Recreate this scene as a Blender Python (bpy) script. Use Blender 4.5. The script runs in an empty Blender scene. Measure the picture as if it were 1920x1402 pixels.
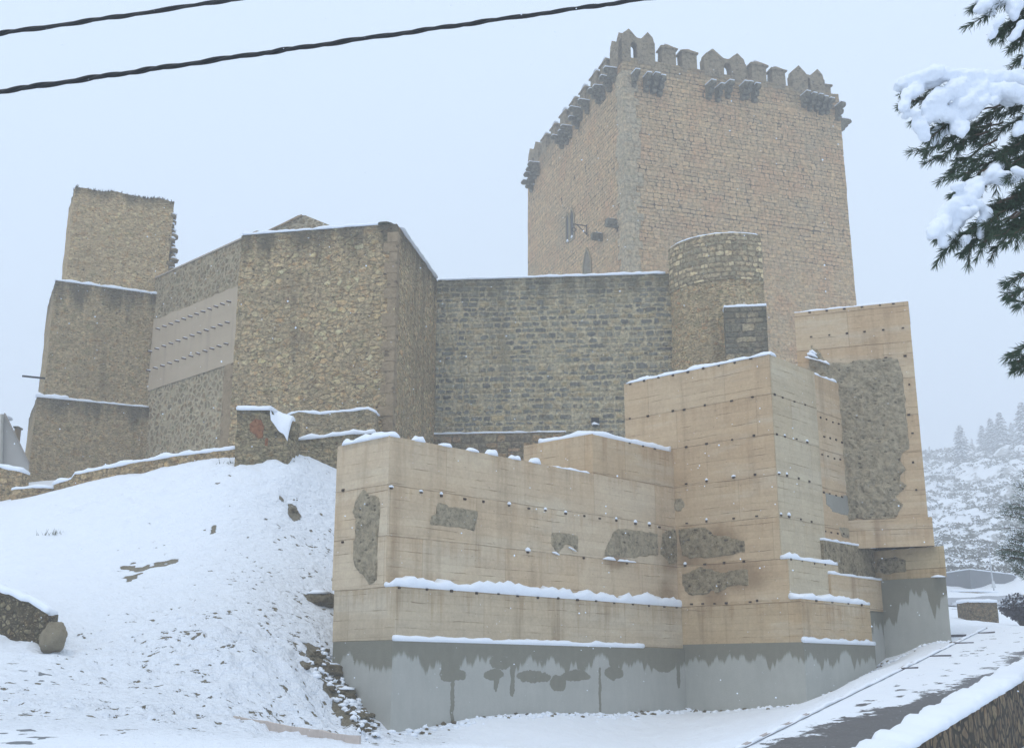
import bpy, bmesh, math, random
import numpy as np
from mathutils import Vector, noise as mn

random.seed(7)
rng = np.random.default_rng(7)
sc = bpy.context.scene
COL = sc.collection
PI = math.pi

# ------------------------------------------------------------------ camera, sky, sun
F = 2154.0
PT = math.atan(565 / F)
CP, SP = math.cos(PT), math.sin(PT)
EYE = 1.6
cam = bpy.data.objects.new('camera', bpy.data.cameras.new('camera'))
COL.objects.link(cam)
cam.data.sensor_width = 36
cam.data.lens = F / 1920 * 36
cam.data.clip_end = 4000
cam.location = (0, 0, EYE)
cam.rotation_euler = (PI / 2 + PT, 0, 0)
sc.camera = cam

SUN_AZ, SUN_EL = math.radians(215), math.radians(66)
w = bpy.data.worlds.new('World')
sc.world = w
w.use_nodes = True
nt = w.node_tree
nt.nodes.clear()
wo = nt.nodes.new('ShaderNodeOutputWorld')
bg = nt.nodes.new('ShaderNodeBackground')
sky = nt.nodes.new('ShaderNodeTexSky')
sky.sky_type = 'NISHITA'
sky.sun_disc = False
sky.sun_elevation = SUN_EL
sky.sun_rotation = SUN_AZ
geo = nt.nodes.new('ShaderNodeNewGeometry')
sep = nt.nodes.new('ShaderNodeSeparateXYZ')
tcw = nt.nodes.new('ShaderNodeTexCoord')
nt.links.new(tcw.outputs['Generated'], sep.inputs[0])
rmp = nt.nodes.new('ShaderNodeValToRGB')          # overcast cloud sheet: brighter overhead
rmp.color_ramp.elements[0].position = 0.0
rmp.color_ramp.elements[0].color = (0.68, 0.81, 1.04, 1)
rmp.color_ramp.elements[1].position = 1.0
rmp.color_ramp.elements[1].color = (.82, .93, 1.05, 1)
e = rmp.color_ramp.elements.new(0.3)
e.color = (0.735, 0.89, 1.09, 1)
e = rmp.color_ramp.elements.new(0.55)
e.color = (0.755, 0.91, 1.09, 1)
nt.links.new(sep.outputs['Z'], rmp.inputs[0])
sc10 = nt.nodes.new('ShaderNodeVectorMath')
sc10.operation = 'SCALE'
sc10.inputs['Scale'].default_value = 10.4
nt.links.new(rmp.outputs[0], sc10.inputs[0])
mx = nt.nodes.new('ShaderNodeMix')
mx.data_type = 'RGBA'
mx.inputs[0].default_value = 0.96
nt.links.new(sky.outputs[0], mx.inputs[6])
nt.links.new(sc10.outputs[0], mx.inputs[7])
nt.links.new(mx.outputs[2], bg.inputs['Color'])
bg.inputs['Strength'].default_value = 0.1
nt.links.new(bg.outputs[0], wo.inputs['Surface'])

sl = bpy.data.lights.new('sun', 'SUN')
sl.energy = 0.95
sl.angle = math.radians(25)
sl.color = (1.0, 0.93, 0.84)
so = bpy.data.objects.new('sun', sl)
COL.objects.link(so)
sd = Vector((math.sin(SUN_AZ) * math.cos(SUN_EL), math.cos(SUN_AZ) * math.cos(SUN_EL), math.sin(SUN_EL)))
so.rotation_euler = sd.to_track_quat('Z', 'Y').to_euler()
sc.view_settings.view_transform = 'Standard'
sc.view_settings.look = 'None'
sc.view_settings.exposure = 0.05
sc.view_settings.gamma = 1
sc.cycles.volume_bounces = 1
sc.cycles.max_bounces = 6
sc.cycles.diffuse_bounces = 3

# ------------------------------------------------------------------ surveying helpers
def ray(px, py):
    u, v = px - 960, 701 - py
    return (u, F * CP - v * SP, F * SP + v * CP)
def at(px, py, Y):
    d = ray(px, py); t = Y / d[1]
    return Vector((d[0] * t, Y, EYE + d[2] * t))
def azv(a):
    a = math.radians(a)
    return Vector((math.sin(a), math.cos(a)))
def hit(px, py, Q, a):
    """point where the sight line meets the upright plane through Q running along azimuth a"""
    d = ray(px, py); D = azv(a)
    n = (D[1], -D[0])
    t = (Q[0] * n[0] + Q[1] * n[1]) / (d[0] * n[0] + d[1] * n[1])
    return Vector((t * d[0], t * d[1], EYE + t * d[2]))
def off(p, a, s):
    D = azv(a)
    return Vector((p[0] + D[0] * s, p[1] + D[1] * s))
def v2(p):
    return Vector((p[0], p[1]))

# ------------------------------------------------------------------ object helpers
def link(name, me, mat=None, parent=None):
    o = bpy.data.objects.new(name, me)
    COL.objects.link(o)
    if mat is not None and me is not None:
        for m in (mat if isinstance(mat, (list, tuple)) else [mat]):
            me.materials.append(m)
    if parent is not None:
        o.parent = parent
        if parent.type == 'EMPTY':
            o.matrix_parent_inverse = parent.matrix_basis.inverted()
    return o
def thing(name, label, cat, loc=(0, 0, 0), group=None):
    o = bpy.data.objects.new(name, None)
    COL.objects.link(o)
    o.location = (loc[0], loc[1], loc[2] if len(loc) > 2 else 0)
    o.empty_display_size = .3
    o['label'] = label
    o['category'] = cat
    if group:
        o['group'] = group
    return o
def tag(o, label, cat, group=None, kind=None):
    if label: o['label'] = label
    if cat: o['category'] = cat
    if group: o['group'] = group
    if kind: o['kind'] = kind
    return o
def bm_obj(name, bm, mat, parent=None, smooth=False):
    me = bpy.data.meshes.new(name)
    bmesh.ops.recalc_face_normals(bm, faces=bm.faces)
    bm.to_mesh(me); bm.free()
    if smooth:
        for p in me.polygons: p.use_smooth = True
    return link(name, me, mat, parent)
def py_obj(name, vs, fs, mat, parent=None, smooth=False):
    me = bpy.data.meshes.new(name)
    me.from_pydata([tuple(v) for v in vs], [], fs)
    me.update()
    if smooth:
        for p in me.polygons: p.use_smooth = True
    return link(name, me, mat, parent)

# ------------------------------------------------------------------ node helpers
class NT:
    def __init__(s, name):
        s.m = bpy.data.materials.new(name)
        s.m.use_nodes = True
        s.t = s.m.node_tree
        s.t.nodes.clear()
        s.out = s.t.nodes.new('ShaderNodeOutputMaterial')
        s.b = s.t.nodes.new('ShaderNodeBsdfPrincipled')
        s.t.links.new(s.b.outputs[0], s.out.inputs['Surface'])
        s.b.inputs['Roughness'].default_value = .9
        s.b.inputs['Specular IOR Level'].default_value = .25
    def _in(s, sock, v):
        if isinstance(v, (int, float)):
            sock.default_value = v
        elif isinstance(v, (tuple, list)):
            sock.default_value = tuple(v) if len(v) == len(sock.default_value) else tuple(v) + (1,)
        else:
            s.t.links.new(v, sock)
    def M(s, op, a, b=0.0, c=None, clamp=False):
        n = s.t.nodes.new('ShaderNodeMath'); n.operation = op; n.use_clamp = clamp
        s._in(n.inputs[0], a); s._in(n.inputs[1], b)
        if c is not None: s._in(n.inputs[2], c)
        return n.outputs[0]
    def add(s, a, b): return s.M('ADD', a, b)
    def sub(s, a, b): return s.M('SUBTRACT', a, b)
    def mul(s, a, b): return s.M('MULTIPLY', a, b)
    def step(s, x, lo, hi):        # smooth 0..1
        n = s.t.nodes.new('ShaderNodeMapRange'); n.interpolation_type = 'SMOOTHSTEP'
        s._in(n.inputs[0], x); s._in(n.inputs[1], lo); s._in(n.inputs[2], hi)
        return n.outputs[0]
    def mix(s, f, a, b, mode='MIX'):
        n = s.t.nodes.new('ShaderNodeMix'); n.data_type = 'RGBA'; n.blend_type = mode
        s._in(n.inputs[0], f); s._in(n.inputs[6], a); s._in(n.inputs[7], b)
        return n.outputs[2]
    def ramp(s, f, cols, const=False):
        n = s.t.nodes.new('ShaderNodeValToRGB')
        cr = n.color_ramp
        if const: cr.interpolation = 'CONSTANT'
        k = len(cols)
        cr.elements[0].color = tuple(cols[0]) + (1,); cr.elements[0].position = 0
        cr.elements[1].color = tuple(cols[-1]) + (1,); cr.elements[1].position = 1 if not const else (k - 1) / k
        for i in range(1, k - 1):
            e = cr.elements.new(i / (k - 1) if not const else i / k)
            e.color = tuple(cols[i]) + (1,)
        s._in(n.inputs[0], f)
        return n.outputs[0]
    def comb(s, x, y, z=0.0):
        n = s.t.nodes.new('ShaderNodeCombineXYZ')
        s._in(n.inputs[0], x); s._in(n.inputs[1], y); s._in(n.inputs[2], z)
        return n.outputs[0]
    def sepa(s, v):
        n = s.t.nodes.new('ShaderNodeSeparateXYZ'); s._in(n.inputs[0], v)
        return n.outputs[0], n.outputs[1], n.outputs[2]
    def noise(s, vec, scale, detail=3, rough=.55, col=False, dist=0.0):
        n = s.t.nodes.new('ShaderNodeTexNoise')
        s._in(n.inputs['Vector'], vec); n.inputs['Scale'].default_value = scale
        n.inputs['Detail'].default_value = detail; n.inputs['Roughness'].default_value = rough
        n.inputs['Distortion'].default_value = dist
        return n.outputs['Color'] if col else n.outputs['Fac']
    def white(s, vec):
        n = s.t.nodes.new('ShaderNodeTexWhiteNoise'); n.noise_dimensions = '3D'
        s._in(n.inputs[0], vec)
        return n.outputs['Value'], n.outputs['Color']
    def vor(s, vec, scale, feature='F1', rnd=1.0):
        n = s.t.nodes.new('ShaderNodeTexVoronoi'); n.feature = feature
        s._in(n.inputs['Vector'], vec); n.inputs['Scale'].default_value = scale
        n.inputs['Randomness'].default_value = rnd
        return n
    def vm(s, op, a, b):
        n = s.t.nodes.new('ShaderNodeVectorMath'); n.operation = op
        s._in(n.inputs[0], a); s._in(n.inputs[1], b)
        return n.outputs[0]
    def uv(s):
        n = s.t.nodes.new('ShaderNodeTexCoord'); return n.outputs['UV']
    def obj(s):
        n = s.t.nodes.new('ShaderNodeTexCoord'); return n.outputs['Object']
    def pos(s):
        n = s.t.nodes.new('ShaderNodeNewGeometry'); return n.outputs['Position']
    def attr(s, name):
        n = s.t.nodes.new('ShaderNodeAttribute'); n.attribute_name = name
        return n.outputs['Fac']
    def hue(s, uv, col, amt=.35):
        a = s.noise(s.vm('ADD', uv, (60, 3, 0)), 3.5, 4, .7); b = s.noise(s.vm('ADD', uv, (3, 70, 0)), 2.2, 4, .7)
        col = s.mix(s.mul(s.step(a, .50, .66), amt), col, (.40, .27, .15), 'OVERLAY')
        return s.mix(s.mul(s.step(b, .52, .68), amt), col, (.27, .33, .27), 'OVERLAY')
    def bump(s, h, strength=.6, dist=.05):
        n = s.t.nodes.new('ShaderNodeBump')
        n.inputs['Strength'].default_value = strength; n.inputs['Distance'].default_value = dist
        s._in(n.inputs['Height'], h)
        s.t.links.new(n.outputs[0], s.b.inputs['Normal'])
    def color(s, c): s._in(s.b.inputs['Base Color'], c)
    def tinted(s, c, t): s.color(s.mix(1.0, c, t, 'MULTIPLY'))
    def warp(s, uv, amt, scale, detail=2):
        nc = s.noise(uv, scale, detail, .5, col=True)
        d = s.vm('SUBTRACT', nc, (.5, .5, .5))
        d = s.vm('MULTIPLY', d, (amt, amt, 0))
        return s.vm('ADD', uv, d)

def pitting(n, uv, scale, prob, amt, col, dark=(.05, .043, .032)):
    v = n.vor(n.warp(n.vm('MULTIPLY', uv, (1, 1.7, 1)), .12, 5), scale, 'F1')
    r, g, b = n.sepa(v.outputs['Color'])
    m = n.mul(n.step(v.outputs['Distance'], .34, .14), n.step(r, 1 - prob, 1 - prob + .05))
    col = n.mix(n.mul(m, amt), col, dark)
    m2 = n.mul(n.step(v.outputs['Distance'], .42, .2), n.step(g, 1 - prob * .7, 1 - prob * .7 + .05))
    return n.mix(n.mul(m2, amt * .5), col, (.50, .45, .36))

def masonry(n, uv, h, w, joint, warp=.06, seed=0.0, soft=.02):
    """coursed stone: returns stone mask, two random values per stone, height"""
    p = n.warp(uv, warp * 1.3, 2.2)
    p = n.warp(p, warp * .8, 9)
    u, v, _ = n.sepa(p)
    vn = n.noise(n.comb(0.0, n.mul(v, 1.0), seed), 1.3 / h * .35, 1)
    v = n.add(v, n.mul(n.sub(vn, .5), h * 1.6))
    vr = n.mul(v, 1 / h)
    r = n.M('FLOOR', vr)
    fv = n.sub(vr, r)
    rr, _ = n.white(n.comb(r, seed, 3.7))
    un = n.noise(n.comb(n.mul(u, 1.0), n.mul(r, 7.31), seed), .55 / w, 1)
    uu = n.add(n.add(n.mul(u, 1 / w), n.mul(rr, 13.0)), n.mul(un, 2.2))
    c = n.M('FLOOR', uu)
    fu = n.sub(uu, c)
    val, colr = n.white(n.comb(c, r, seed + 1.3))
    r1, r2, r3 = n.sepa(colr)
    du = n.mul(n.M('MINIMUM', fu, n.sub(1.0, fu)), w)
    dv = n.mul(n.M('MINIMUM', fv, n.sub(1.0, fv)), h)
    d = n.M('SMOOTH_MIN', du, dv, h * .45)
    d = n.add(d, n.mul(n.sub(n.noise(uv, 22, 2), .5), joint * 1.6))
    d = n.add(d, n.mul(n.sub(r3, .5), joint * .8))
    mask = n.step(d, joint, joint + soft)
    return mask, r1, r2, d, p

def rubble(n, uv, size, joint, warp=.1, aspect=1.6, rnd=.95):
    p = n.warp(uv, warp, 2.5)
    p = n.warp(p, warp * .4, 12)
    p = n.vm('MULTIPLY', p, (1, aspect, 1))
    a = n.vor(p, 1 / size, 'F1', rnd)
    b = n.vor(p, 1 / size, 'DISTANCE_TO_EDGE', rnd)
    r1, r2, r3 = n.sepa(a.outputs['Color'])
    d = n.mul(b.outputs['Distance'], size)
    mask = n.step(d, joint, joint + size * .08)
    return mask, r1, r2, d, r3

def mat_keep(name, top):
    n = NT(name); uv = n.uv()
    mask, r1, r2, d, p = masonry(n, uv, .23, .44, .006, .085, 2.0, .018)
    u, v, _ = n.sepa(uv)
    big = n.noise(uv, .22, 4, .6)
    big2 = n.noise(n.vm('ADD', uv, (40, 7, 0)), .5, 4, .6)
    stone = n.ramp(r1, [(.42, .315, .215), (.52, .39, .26), (.47, .365, .265), (.57, .43, .29), (.45, .335, .225)])
    stone = n.mix(n.mul(n.step(big2, .45, .68), .6), stone, (.50, .315, .205))
    stone = n.mix(n.mul(n.step(big, .5, .75), .5), stone, (.33, .30, .25))
    # joints open in the upper part, rendered over lower down
    op = n.step(n.add(v, n.mul(n.sub(big2, .5), 10)), top - 13.5, top - 9.5)
    jn = n.mul(n.step(n.noise(uv, 1.1, 3), .35, .6), n.step(n.noise(n.vm('ADD', uv, (8, 8, 0)), 3.8, 3, .6), .38, .56))
    jm = n.mul(n.sub(1.0, mask), n.add(n.mul(n.mul(op, n.add(n.mul(jn, .9), .2)), .95), .12))
    col = n.mix(jm, stone, (.10, .085, .065))
    fine = n.noise(uv, 5, 6, .75)
    col = n.mix(.5, col, n.ramp(n.step(fine, .24, .76), [(.10, .10, .10), (.5, .5, .5), (.93, .93, .90)]), 'OVERLAY')
    sc_ = n.vor(n.warp(n.vm('MULTIPLY', uv, (1, 1.6, 1)), .2, 3), 4.2, 'F1')
    pr, _, _ = n.sepa(sc_.outputs['Color'])
    pits = n.mul(n.step(sc_.outputs['Distance'], .30, .16), n.step(pr, .62, .7))
    col = n.mix(n.mul(pits, .45), col, (.12, .10, .08))
    # weathered top band
    tb = n.mul(n.step(n.add(v, n.mul(n.sub(n.noise(uv, .8, 3), .5), 3)), top - 1.9, top + .4), .6)
    col = n.mix(tb, col, (.135, .13, .10))
    col = n.hue(uv, col, .38)
    col = pitting(n, uv, 3.2, .24, .45, col)
    n.tinted(col, (1.10, 1.04, .85))
    n.bump(n.add(n.mul(mask, .5), n.mul(fine, 1.4)), .95, .09)
    return n.m

def mat_quoin(name):
    n = NT(name); uv = n.uv()
    mask, r1, r2, d, p = masonry(n, uv, .42, .95, .008, .02, 5.0, .015)
    stone = n.ramp(r1, [(.34, .285, .21), (.42, .34, .245), (.37, .32, .25), (.45, .36, .26)])
    col = n.mix(n.mul(n.sub(1.0, mask), .4), stone, (.17, .145, .115))
    fine = n.noise(uv, 6, 5, .7)
    col = n.mix(.6, col, n.ramp(n.step(fine, .3, .7), [(.15, .15, .15), (.5, .5, .5), (.85, .85, .83)]), 'OVERLAY')
    col = n.hue(uv, col, .35)
    col = pitting(n, uv, 3.5, .2, .5, col)
    n.tinted(col, (1.0, .98, .86)); n.bump(n.add(n.mul(mask, .4), n.mul(fine, .8)), .7, .06)
    return n.m

def mat_rubble(name, size, cols, mortar, joint, top=None, contrast=.55, aspect=1.6, dark=(.09, .088, .07), band=1.3, crack=0.0, plaster=0.0, streak=.55, pit=.8):
    n = NT(name); uv = n.uv()
    mask, r1, r2, d, r3 = rubble(n, uv, size, joint, size * .35, aspect)
    m2, q1, q2, d2, q3 = rubble(n, n.vm('ADD', uv, (31, 17, 0)), size * .5, joint * .7, size * .3, aspect * 1.4)
    big = n.noise(uv, .45, 4, .6)
    u, v, _ = n.sepa(uv)
    sel = n.step(n.add(r3, n.mul(big, .5)), .62, .66) if pit else n.mul(r3, 0.0)           # where small packing stones fill in
    mask = n.mix(sel, mask, n.mul(m2, .9)); ra = n.mix(sel, r1, q1)
    stone = n.ramp(ra, cols)
    stone = n.mix(.35, stone, n.ramp(r2, [(.35, .35, .35), (.65, .65, .65)]), 'OVERLAY')
    if plaster:
        pm = n.mul(n.step(n.noise(n.vm('ADD', uv, (5, 9, 0)), .8, 5, .65), .5, .6), plaster)
        mask = n.mul(mask, n.sub(1.0, pm))
    col = n.mix(mask, mortar, stone)
    fine = n.noise(uv, 7, 7, .75)
    col = n.mix(contrast, col, n.ramp(n.step(fine, .30, .70), [(.08, .08, .08), (.5, .5, .5), (.95, .95, .92)]), 'OVERLAY')
    col = n.mix(n.mul(n.step(big, .48, .7), .45), col, tuple(c * .75 for c in mortar))
    if crack:
        e = n.step(d, joint * .55, joint * .1)
        ck = n.step(n.noise(n.vm('ADD', uv, (3, 3, 0)), 2.0, 4, .65), .47, .60)
        col = n.mix(n.mul(n.mul(e, ck), crack), col, (.035, .03, .025))
    if top is not None:
        st = n.noise(n.vm('MULTIPLY', uv, (1, .12, 1)), 1.6, 4, .6)
        tb = n.step(n.add(v, n.mul(n.sub(st, .5), band * 3.2)), top - band, top + .2)
        col = n.mix(n.mul(tb, .8), col, dark)
        sk = n.mul(n.step(n.noise(n.vm('MULTIPLY', uv, (1, .1, 1)), 1.1, 4, .6), .54, .72), streak)
        col = n.mix(sk, col, tuple(c * .5 for c in mortar))
    col = n.hue(uv, col, .45)
    if pit: col = pitting(n, uv, 1.5 / size, .3, pit, col)
    n.tinted(col, (1.2, 1.10, .88))
    n.bump(n.add(n.mul(n.M('MINIMUM', d, .05), 16), n.mul(fine, 1.5)), 1.0, .10)
    return n.m

def mat_course(name, h, w, cols, mortar, joint, top, contrast=.55, band=1.3):
    n = NT(name); uv = n.uv()
    mask, r1, r2, d, p = masonry(n, uv, h, w, joint, .09, 4.0, .02)
    u, v, _ = n.sepa(uv)
    big = n.noise(uv, .4, 4, .6)
    stone = n.ramp(r1, cols, True)
    stone = n.mix(.4, stone, n.ramp(r2, [(.36, .36, .36), (.66, .66, .66)]), 'OVERLAY')
    pm = n.step(n.noise(n.vm('ADD', uv, (15, 2, 0)), .7, 5, .65), .53, .62)
    mk = n.mul(mask, n.sub(1.0, n.mul(pm, .75)))
    col = n.mix(mk, mortar, stone)
    fine = n.noise(uv, 8, 7, .75)
    col = n.mix(contrast, col, n.ramp(n.step(fine, .30, .70), [(.08, .08, .08), (.5, .5, .5), (.95, .95, .92)]), 'OVERLAY')
    st = n.noise(n.vm('MULTIPLY', uv, (1, .1, 1)), 1.3, 4, .6)
    tb = n.step(n.add(v, n.mul(n.sub(st, .5), band * 4)), top - band, top + .2)
    col = n.mix(n.mul(tb, .75), col, (.10, .10, .08))
    sk = n.mul(n.step(n.noise(n.vm('MULTIPLY', uv, (1, .13, 1)), .8, 4, .6), .52, .7), .4)
    col = n.mix(sk, col, (.14, .125, .09))
    col = n.hue(uv, col, .3)
    col = pitting(n, uv, 5.5, .25, .7, col)
    n.tinted(col, (1.28, 1.18, .98))
    n.bump(n.add(n.mul(n.M('MINIMUM', d, .05), 16), n.mul(fine, 1.4)), 1.0, .09)
    return n.m

LIFT0, LIFT = 2.24, .998
def mat_earth(name, base=(.53, .385, .24), pale=(.58, .475, .34), rust=(.40, .24, .13), amt=1.0, shift=0.0, tint=(.95, .92, .85), blots=()):
    """rammed lime and earth laid in boarded lifts"""
    n = NT(name); uv0 = n.uv()
    uv = n.vm('ADD', uv0, (shift, 0, 0))
    u, v, _ = n.sepa(uv)
    wv = n.mul(n.sub(n.noise(uv, .9, 3), .5), .05)
    vl = n.mul(n.sub(n.add(v, wv), LIFT0), 1 / LIFT)
    L = n.M('FLOOR', vl); fl = n.sub(vl, L)
    pu = n.add(n.mul(u, 1 / 2.35), n.mul(L, .37)); P = n.M('FLOOR', pu); fp = n.sub(pu, P)
    _, rc = n.white(n.comb(L, P, 2.0)); a, b, c = n.sepa(rc)
    # boards
    bu = n.add(v, n.mul(n.sub(n.noise(n.vm('MULTIPLY', uv, (.35, 1, 1)), 2.0, 3), .5), .10))
    bd = n.mul(bu, 1 / .165); B = n.M('FLOOR', bd); fb = n.sub(bd, B)
    rb, _ = n.white(n.comb(B, P, 5.0))
    cloud = n.noise(n.vm('MULTIPLY', uv, (.6, 1, 1)), 1.1, 5, .6)
    col = n.mix(n.M('MULTIPLY', n.add(n.mul(cloud, .9), n.mul(n.sub(a, .5), .5)), 1.0, clamp=True), base, pale)
    col = n.mix(n.mul(n.sub(rb, .35), .28), col, tuple(x * .75 for x in base))
    # efflorescence, wide pale sheets within a lift
    ef = n.mul(n.step(n.noise(n.vm('ADD', n.vm('MULTIPLY', uv, (.3, 1.3, 1)), (9, 4, 0)), 1.0, 4, .6), .52, .66), .4)
    col = n.mix(ef, col, (.60, .54, .44))
    # run-off marks hanging from each lift joint
    st = n.noise(n.vm('MULTIPLY', uv, (1, .05, 1)), 4.5, 4, .65)
    run = n.mul(n.step(n.add(st, n.mul(n.sub(fl, .5), .30)), .54, .76), .42 * amt)
    col = n.mix(run, col, rust)
    st2 = n.noise(n.vm('MULTIPLY', n.vm('ADD', uv, (20, 0, 0)), (1, .09, 1)), 1.5, 4, .6)
    col = n.mix(n.mul(n.step(st2, .52, .75), .55 * amt), col, tuple(x * .62 for x in rust))
    hz = n.noise(n.vm('MULTIPLY', uv, (.22, 2.2, 1)), 2.2, 5, .65)
    col = n.mix(.36, col, n.ramp(hz, [(.25, .25, .25), (.5, .5, .5), (.75, .75, .75)]), 'OVERLAY')
    for (cx, cy, rx, ry) in blots:
        wv_ = n.warp(uv0, .5, 1.2, 4); bx, by, _ = n.sepa(wv_)
        ex, ey = n.mul(n.sub(bx, cx), 1 / rx), n.mul(n.sub(by, cy), 1 / ry)
        rr = n.M('SQRT', n.add(n.mul(ex, ex), n.mul(ey, ey)))
        col = n.mix(n.mul(n.step(rr, 1.25, .35), n.add(.35, n.mul(cloud, .6))), col, (.24, .155, .085))
    # joints
    jl = n.step(n.M('MINIMUM', fl, n.sub(1.0, fl)), .016, .004)
    jn = n.step(n.noise(uv, 1.5, 3), .36, .52)
    col = n.mix(n.mul(jl, n.add(n.mul(jn, .38), .05)), col, (.16, .095, .05))
    jb = n.step(n.M('MINIMUM', fb, n.sub(1.0, fb)), .07, .01)
    jbn = n.step(n.noise(n.vm('MULTIPLY', uv, (.5, 2, 1)), 2.6, 4, .6), .52, .66)
    col = n.mix(n.mul(jb, n.add(n.mul(jbn, .55), .13)), col, (.22, .135, .07))
    jp = n.step(n.M('MINIMUM', fp, n.sub(1.0, fp)), .006, .002)
    col = n.mix(n.mul(jp, .28), col, (.22, .14, .08))
    fine = n.noise(uv, 14, 5, .7)
    col = n.mix(.4, col, n.ramp(fine, [(.2, .2, .2), (.5, .5, .5), (.82, .82, .82)]), 'OVERLAY')
    mott = n.noise(uv, 2.6, 6, .7)
    col = n.mix(.38, col, n.ramp(mott, [(.22, .22, .22), (.5, .5, .5), (.8, .8, .8)]), 'OVERLAY')
    col = pitting(n, uv, 13, .05, .5, col, (.14, .09, .05))
    n.tinted(col, tint)
    hgt = n.sub(n.add(n.mul(fine, .25), n.mul(rb, .3)), n.add(n.mul(jl, 1.0), n.mul(n.mul(jb, jbn), .6)))
    n.bump(hgt, .6, .03)
    n.b.inputs['Roughness'].default_value = .85
    return n.m

def mat_concrete(name, top, blots=(), heavy=0.0, tint=(.405, .40, .36)):
    n = NT(name); uv = n.uv()
    u, v, _ = n.sepa(uv)
    cl = n.noise(uv, .9, 5, .6)
    col = n.ramp(cl, [tuple(x * .86 for x in tint), tint, tuple(x * 1.12 for x in tint)])
    pour = n.noise(n.vm('MULTIPLY', uv, (.15, 1, 1)), 2.4, 3)
    col = n.mix(.25, col, n.ramp(pour, [(.38, .38, .38), (.6, .6, .6)]), 'OVERLAY')
    wu = n.noise(n.vm('MULTIPLY', uv, (1, .0, 1)), 1.0, 4, .6)
    drips = n.M('POWER', n.noise(n.vm('MULTIPLY', uv, (1, .02, 1)), 1.7, 4, .6), 3.0)
    edge = n.noise(uv, 7, 4, .65)
    length = n.add(n.add(n.mul(n.M('MAXIMUM', n.sub(wu, .42), 0.0), .7 + heavy * 3), n.mul(drips, 1.9)), .06)
    length = n.add(length, n.mul(n.sub(edge, .5), .10))
    dn = n.sub(top, v)
    wet = n.step(n.sub(dn, length), .07, -.05)
    wv = n.warp(uv, .18, 3.0, 3); wv = n.warp(wv, .06, 14, 2)
    x, y, _ = n.sepa(wv)
    for (cx, cy, rx, ry, pw) in blots:
        dx = n.M('ABSOLUTE', n.mul(n.sub(x, cx), 1 / rx)); dy = n.M('ABSOLUTE', n.mul(n.sub(y, cy), 1 / ry))
        rr = n.add(n.M('POWER', dx, pw), n.M('POWER', dy, pw))
        wet = n.M('MAXIMUM', wet, n.step(rr, 1.12, .9))
    col = n.mix(n.mul(wet, .82), col, n.ramp(edge, [(.145, .135, .095), (.20, .185, .13)]))
    col = n.mix(.3, col, n.ramp(n.noise(n.vm('MULTIPLY', uv, (1, .3, 1)), 5, 6, .7), [(.3, .3, .3), (.5, .5, .5), (.7, .7, .7)]), 'OVERLAY')
    fine = n.noise(uv, 30, 4, .6)
    col = n.mix(.22, col, n.ramp(fine, [(.3, .3, .3), (.7, .7, .7)]), 'OVERLAY')
    n.color(col)
    n.bump(n.add(fine, n.mul(cl, 2)), .2, .02)
    n._in(n.b.inputs['Roughness'], n.sub(.85, n.mul(wet, .3)))
    return n.m

def mat_rough(name, a, b, c, scale=6):
    n = NT(name); p = n.obj()
    f = n.noise(p, scale, 8, .8); h = n.noise(p, scale * .28, 5, .65)
    g = n.noise(p, 1.1, 4, .6)
    col = n.ramp(n.step(f, .22, .78), [tuple(x * .5 for x in a), a, b, c, c])
    col = n.mix(.3, col, n.ramp(h, [a, b, c]))
    col = n.mix(n.mul(n.step(g, .45, .65), .35), col, b)
    v = n.vor(n.vm('MULTIPLY', n.warp(p, .1, 4), (1, 1, 1.8)), scale * .9, 'F1'); r, r2, _ = n.sepa(v.outputs['Color'])
    st = n.step(v.outputs['Distance'], .36, .2)
    col = n.mix(n.mul(n.mul(n.step(r, .70, .75), st), .7), col, tuple(x * .45 for x in a))
    col = n.mix(n.mul(n.mul(n.step(r2, .80, .85), st), .5), col, c)
    n.tinted(col, (1.1, 1.05, .9))
    n.bump(n.add(n.add(n.mul(f, 1.3), h), n.mul(n.step(r, .70, .75), n.mul(v.outputs['Distance'], 1.0))), 1.0, .16)
    return n.m

def mat_snow(name, bumps=.4, grime=0.0):
    n = NT(name); p = n.pos()
    f = n.noise(p, 26, 4, .6); g = n.noise(p, 4, 4, .55)
    col = n.ramp(g, [(.80, .85, .93), (.88, .92, .97)])
    n.color(col)
    n.b.inputs['Roughness'].default_value = .7
    n.bump(n.add(n.mul(f, .35), g), bumps, .05)
    return n.m

def mat_plain(name, c, rough=.8, metal=0.0, var=.25, scale=12):
    n = NT(name); f = n.noise(n.obj(), scale, 4, .6)
    n.color(n.ramp(f, [tuple(x * (1 - var) for x in c), c, tuple(min(1, x * (1 + var)) for x in c)]))
    n.b.inputs['Roughness'].default_value = rough; n.b.inputs['Metallic'].default_value = metal
    n.bump(f, .25, .02)
    return n.m

SNOW = mat_snow('snow')
M_EARTH = mat_earth('rammed_earth_front')
M_EARTH_P = mat_earth('rammed_earth_pale', (.54, .41, .28), (.58, .51, .41), (.40, .27, .16), .9, 17.0, (1.03, 1.0, .91), [(9.1, 4.5, .55, .75), (8.9, 3.5, .5, .4), (7.0, 4.3, .5, .25)])
M_EARTH_W = mat_earth('rammed_earth_warm', (.54, .39, .245), (.58, .465, .325), (.39, .25, .14), .8, 41.0, blots=[(1.95, 4.6, .5, .8), (2.7, 4.75, .8, .45), (2.7, 3.9, .9, .45), (1.9, 3.5, .4, .4)])
M_EARTH_G = mat_earth('rammed_earth_grey', (.50, .405, .28), (.56, .49, .38), (.42, .31, .20), .7, 77.0, (.96, .94, .86))
M_HOLE = mat_plain('putlog_hole_shade', (.05, .032, .02), .9)  # dark stubs replace cut putlog holes; the colour stands for their shade
M_PATCH = mat_rough('old_masonry', (.28, .24, .18), (.54, .47, .37), (.70, .63, .51), 7)
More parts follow.
